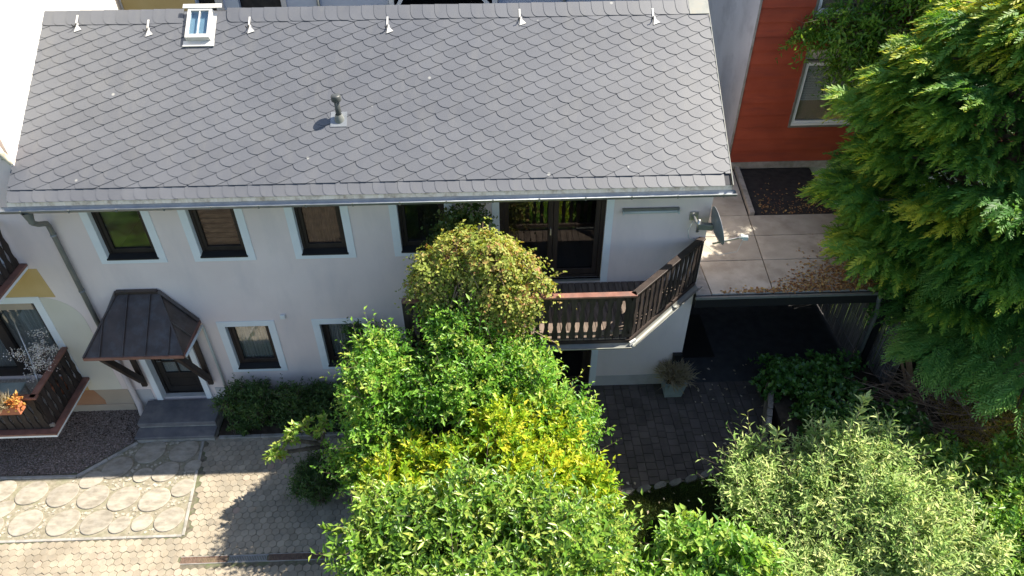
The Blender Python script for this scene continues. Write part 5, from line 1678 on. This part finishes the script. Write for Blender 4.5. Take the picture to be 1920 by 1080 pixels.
shrub('wisteria', 'leafy green climber on the red wall above the blinds window', 'climbing plant', (8.4, 4.2, FZ),
      [(8.1, 3.85, 6.2, 1.1, .5, .9), (7.25, 4.0, 5.75, .7, .35, .5), (6.65, 4.1, 5.65, .35, .2, .22), (7.75, 3.85, 4.85, .65, .45, .7), (9.4, 3.6, 5.6, 1.0, .7, 1.4), (8.6, 3.8, 7.2, 1.2, .6, .7)], 3000, 12, .13, 'leaf_wisteria', 63, nstem=26, r0=.03, length=.42, upness=.1, droop=.6, ratio=.34)


# ------------------------------------------------------------------ conifers
def conifer(name, label, trunk, height, rfun, z_lo, ns, seed, lm, style, nbr):
    """tapered trunk with limbs; overlapping sprays set on a lumpy crown shell, in layers"""
    rng = np.random.default_rng(seed)
    t = thing(name, label, 'tree', (trunk[0], trunk[1], 0))
    tk = MB()
    tk.tube([(trunk[0], trunk[1], -.1), (trunk[0] + .03, trunk[1], height * .5), (trunk[0], trunk[1], height * .97)], [.22, .14, .02], 10)
    # limbs: each carries a clump of sprays round its outer part
    C = []
    for b in range(nbr):
        z = z_lo + (height - z_lo) * ((b + rng.random()) / nbr) ** .9 * .98
        az = b * 2.39996 + rng.normal() * .25
        R = rfun(z) * rng.uniform(.72, 1.12)
        out = np.array([math.cos(az), math.sin(az), 0.0])
        lift = -.25 * R if style == 'thuja' else .12 * R
        base = np.array([trunk[0], trunk[1], z + lift])
        tip = np.array([trunk[0], trunk[1], z]) + out * R
        tk.tube([base, base * .5 + tip * .5 + [0, 0, .08 * R], tip - out * .1], [.045, .03, .008], 5, cap=False)
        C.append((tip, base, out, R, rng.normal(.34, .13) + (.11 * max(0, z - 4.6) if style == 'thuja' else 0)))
    per = max(1, ns // nbr)
    Ps, Ds, Ns, Ls, Ws, Rs = [], [], [], [], [], []
    for tip, base, out, R, hue in C:
        tan = np.array([-out[1], out[0], 0.0])
        n = int(per * (.5 + R / 2.6))
        s = rng.beta(2.2, 1.1, n)
        wd = (.16 + .42 * R * (1 - s) + .12) * rng.uniform(-1, 1, n)
        p = base[None] + (tip - base)[None] * (.35 + .65 * s)[:, None] + tan[None] * wd[:, None]
        p[:, 2] += .10 * R * np.sin(s * 2.6) - np.abs(wd) * .35 + rng.normal(size=n) * .06
        if style == 'thuja':
            td = norm(out[None] * rng.uniform(.5, 1.0, n)[:, None] + tan[None] * (wd * 1.1 + rng.normal(size=n) * .25)[:, None] + np.array([0, 0, 1.0])[None] * rng.uniform(-.35, .35, n)[:, None])
            nl, tl = 15, rng.uniform(.20, .38, n)
        else:
            td = norm(out[None] * rng.uniform(.5, 1.0, n)[:, None] + tan[None] * (np.sign(wd) * .55 + rng.normal(size=n) * .2)[:, None] + np.array([0, 0, 1.0])[None] * rng.uniform(-.3, .1, n)[:, None])
            nl, tl = 16, rng.uniform(.24, .42, n)
        u = (np.arange(nl) + .5) / nl
        ax = p[:, None] + td[:, None] * (tl[:, None] * u)[..., None]
        ax[..., 2] -= (.32 if style == 'thuja' else .5) * tl[:, None] * u ** 2
        fan = norm(np.cross(td, np.array([0, 0, 1.0])[None] + rng.normal(size=(n, 3)) * (.4 if style == 'thuja' else .2)))
        sg = np.where(np.arange(nl) % 2 == 0, 1., -1.)
        op = .85 * (1 - u * .75) if style == 'thuja' else .8 * (1 - .5 * u)
        dz = -.25 if style == 'thuja' else -.3
        D = norm(td[:, None] * .8 + fan[:, None] * (sg * op)[None, :, None] + np.array([0, 0, dz]) * (.4 + u)[None, :, None] + rng.normal(size=(n, nl, 3)) * .09)
        N = np.cross(fan, td)[:, None] * -1.0 + rng.normal(size=(n, nl, 3)) * .18
        L = tl[:, None] * ((.40 - .18 * u) if style == 'thuja' else (.34 - .14 * u)) * rng.uniform(.8, 1.2, (n, nl))
        W = L * (.36 if style == 'thuja' else .26)
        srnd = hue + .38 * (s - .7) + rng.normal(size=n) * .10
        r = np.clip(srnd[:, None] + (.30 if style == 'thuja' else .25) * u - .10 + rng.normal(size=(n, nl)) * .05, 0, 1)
        for lst, a in ((Ps, ax), (Ds, D), (Ns, N)):
            lst.append(a.reshape(-1, 3))
        for lst, a in ((Ls, L), (Ws, W), (Rs, r)):
            lst.append(a.ravel())
    P, D, N, L, W, r = [np.concatenate(x_) for x_ in (Ps, Ds, Ns, Ls, Ws, Rs)]
    V, F = leaves_mesh(P, D, N, L, W, .12)
    bigmesh('crown', V, F, lm, t, np.repeat(r, 2))
    tk.build('trunk', 'bark', t, smooth=True)
    return t


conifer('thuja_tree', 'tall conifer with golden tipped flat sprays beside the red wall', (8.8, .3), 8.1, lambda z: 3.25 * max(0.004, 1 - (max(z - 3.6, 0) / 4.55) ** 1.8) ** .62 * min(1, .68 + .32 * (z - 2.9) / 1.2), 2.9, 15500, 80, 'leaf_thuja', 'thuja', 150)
conifer('spruce_tree', 'dark drooping conifer with light branch tips at the right edge', (9.4, -1.2), 6.6, lambda z: 3.1 * max(.05, 1 - max(z - 2.2, 0) / 4.6), 1.9, 10500, 81, 'leaf_spruce', 'spruce', 52)

# brushwood heap
t = thing('brushwood_heap', 'heap of bare brown cut branches under the dark conifer', 'branches', (8.0, -1.3, .42))
rg = np.random.default_rng(33)
for k in range(95):
    c = np.array([rg.uniform(7.1, 8.7), rg.uniform(-2.1, -.9), .45 + rg.uniform(0, .6)])
    d = norm(np.array([rg.normal(.8, .5), rg.normal(-.3, .4), rg.normal(-.1, .2)]))
    Lh = rg.uniform(.3, .75)
    mb = MB()
    mb.tube([c - d * Lh, c + rg.normal(size=3) * .04, c + d * Lh], [.009, .007, .003], 5)
    for q in range(4):
        s_ = c + d * Lh * rg.uniform(-.3, .7)
        mb.tube([s_, s_ + norm(d + rg.normal(size=3) * .6) * rg.uniform(.15, .35)], [.005, .002], 4)
    mb.build('branch', 'twig', t)


# ------------------------------------------------------------------ fallen leaves
def litter(name, n, area, z, size, mt, seed, label):
    rg = np.random.default_rng(seed)
    P = area(rg, n)
    n = len(P)
    P = np.concatenate([P, np.full((n, 1), z)], 1)
    D = norm(np.concatenate([rg.normal(size=(n, 2)), rg.normal(size=(n, 1)) * .15], 1))
    N = norm(np.array([0, 0, 1.0]) + rg.normal(size=(n, 3)) * .2)
    L = size * rg.uniform(.6, 1.4, n)
    V, F = leaves_mesh(P, D, N, L, L * rg.uniform(.45, .8, n), .2)
    o = bigmesh(name, V, F, mt, None, np.repeat(rg.random(n), 2), kind='stuff')
    o['label'] = label
    o['category'] = 'leaves'


litter('roof_litter', 2600, lambda g, n: (lambda X: np.stack([X, -.1 + np.abs(g.normal(0, .42, n)) * np.clip((X - 4.9) / 1.2, .15, 1.3)], 1))(7.4 - np.minimum(np.abs(g.normal(0, 1.15, n)), 3.2)), FZ + .008, .05, 'litter', 90, 'brown needles and leaves along the front edge of flat roof')
litter('shadow_edge_leaves', 260, lambda g, n: np.stack([g.uniform(5.75, 7.3, n), 2.5 + np.abs(g.normal(0, .45, n))], 1), FZ - .008, .045, 'litter', 93, 'dead leaves roughening the painted shadow edge on the roof below red wall')  # leaves added to break up the dark sheet's edge like leaf shadow
litter('terrace_leaves', 60, lambda g, n: np.stack([g.uniform(3.6, 5.3, n), g.uniform(-2.2, .6, n)], 1), .008, .06, 'pale_litter', 91, 'pale fallen leaves scattered over the dark terrace')
litter('lawn_leaves', 30, lambda g, n: np.stack([g.uniform(1.8, 4.8, n), g.uniform(-3.4, -2.4, n)], 1), .03, .06, 'pale_litter', 92, 'few pale fallen leaves on the shaded lawn')
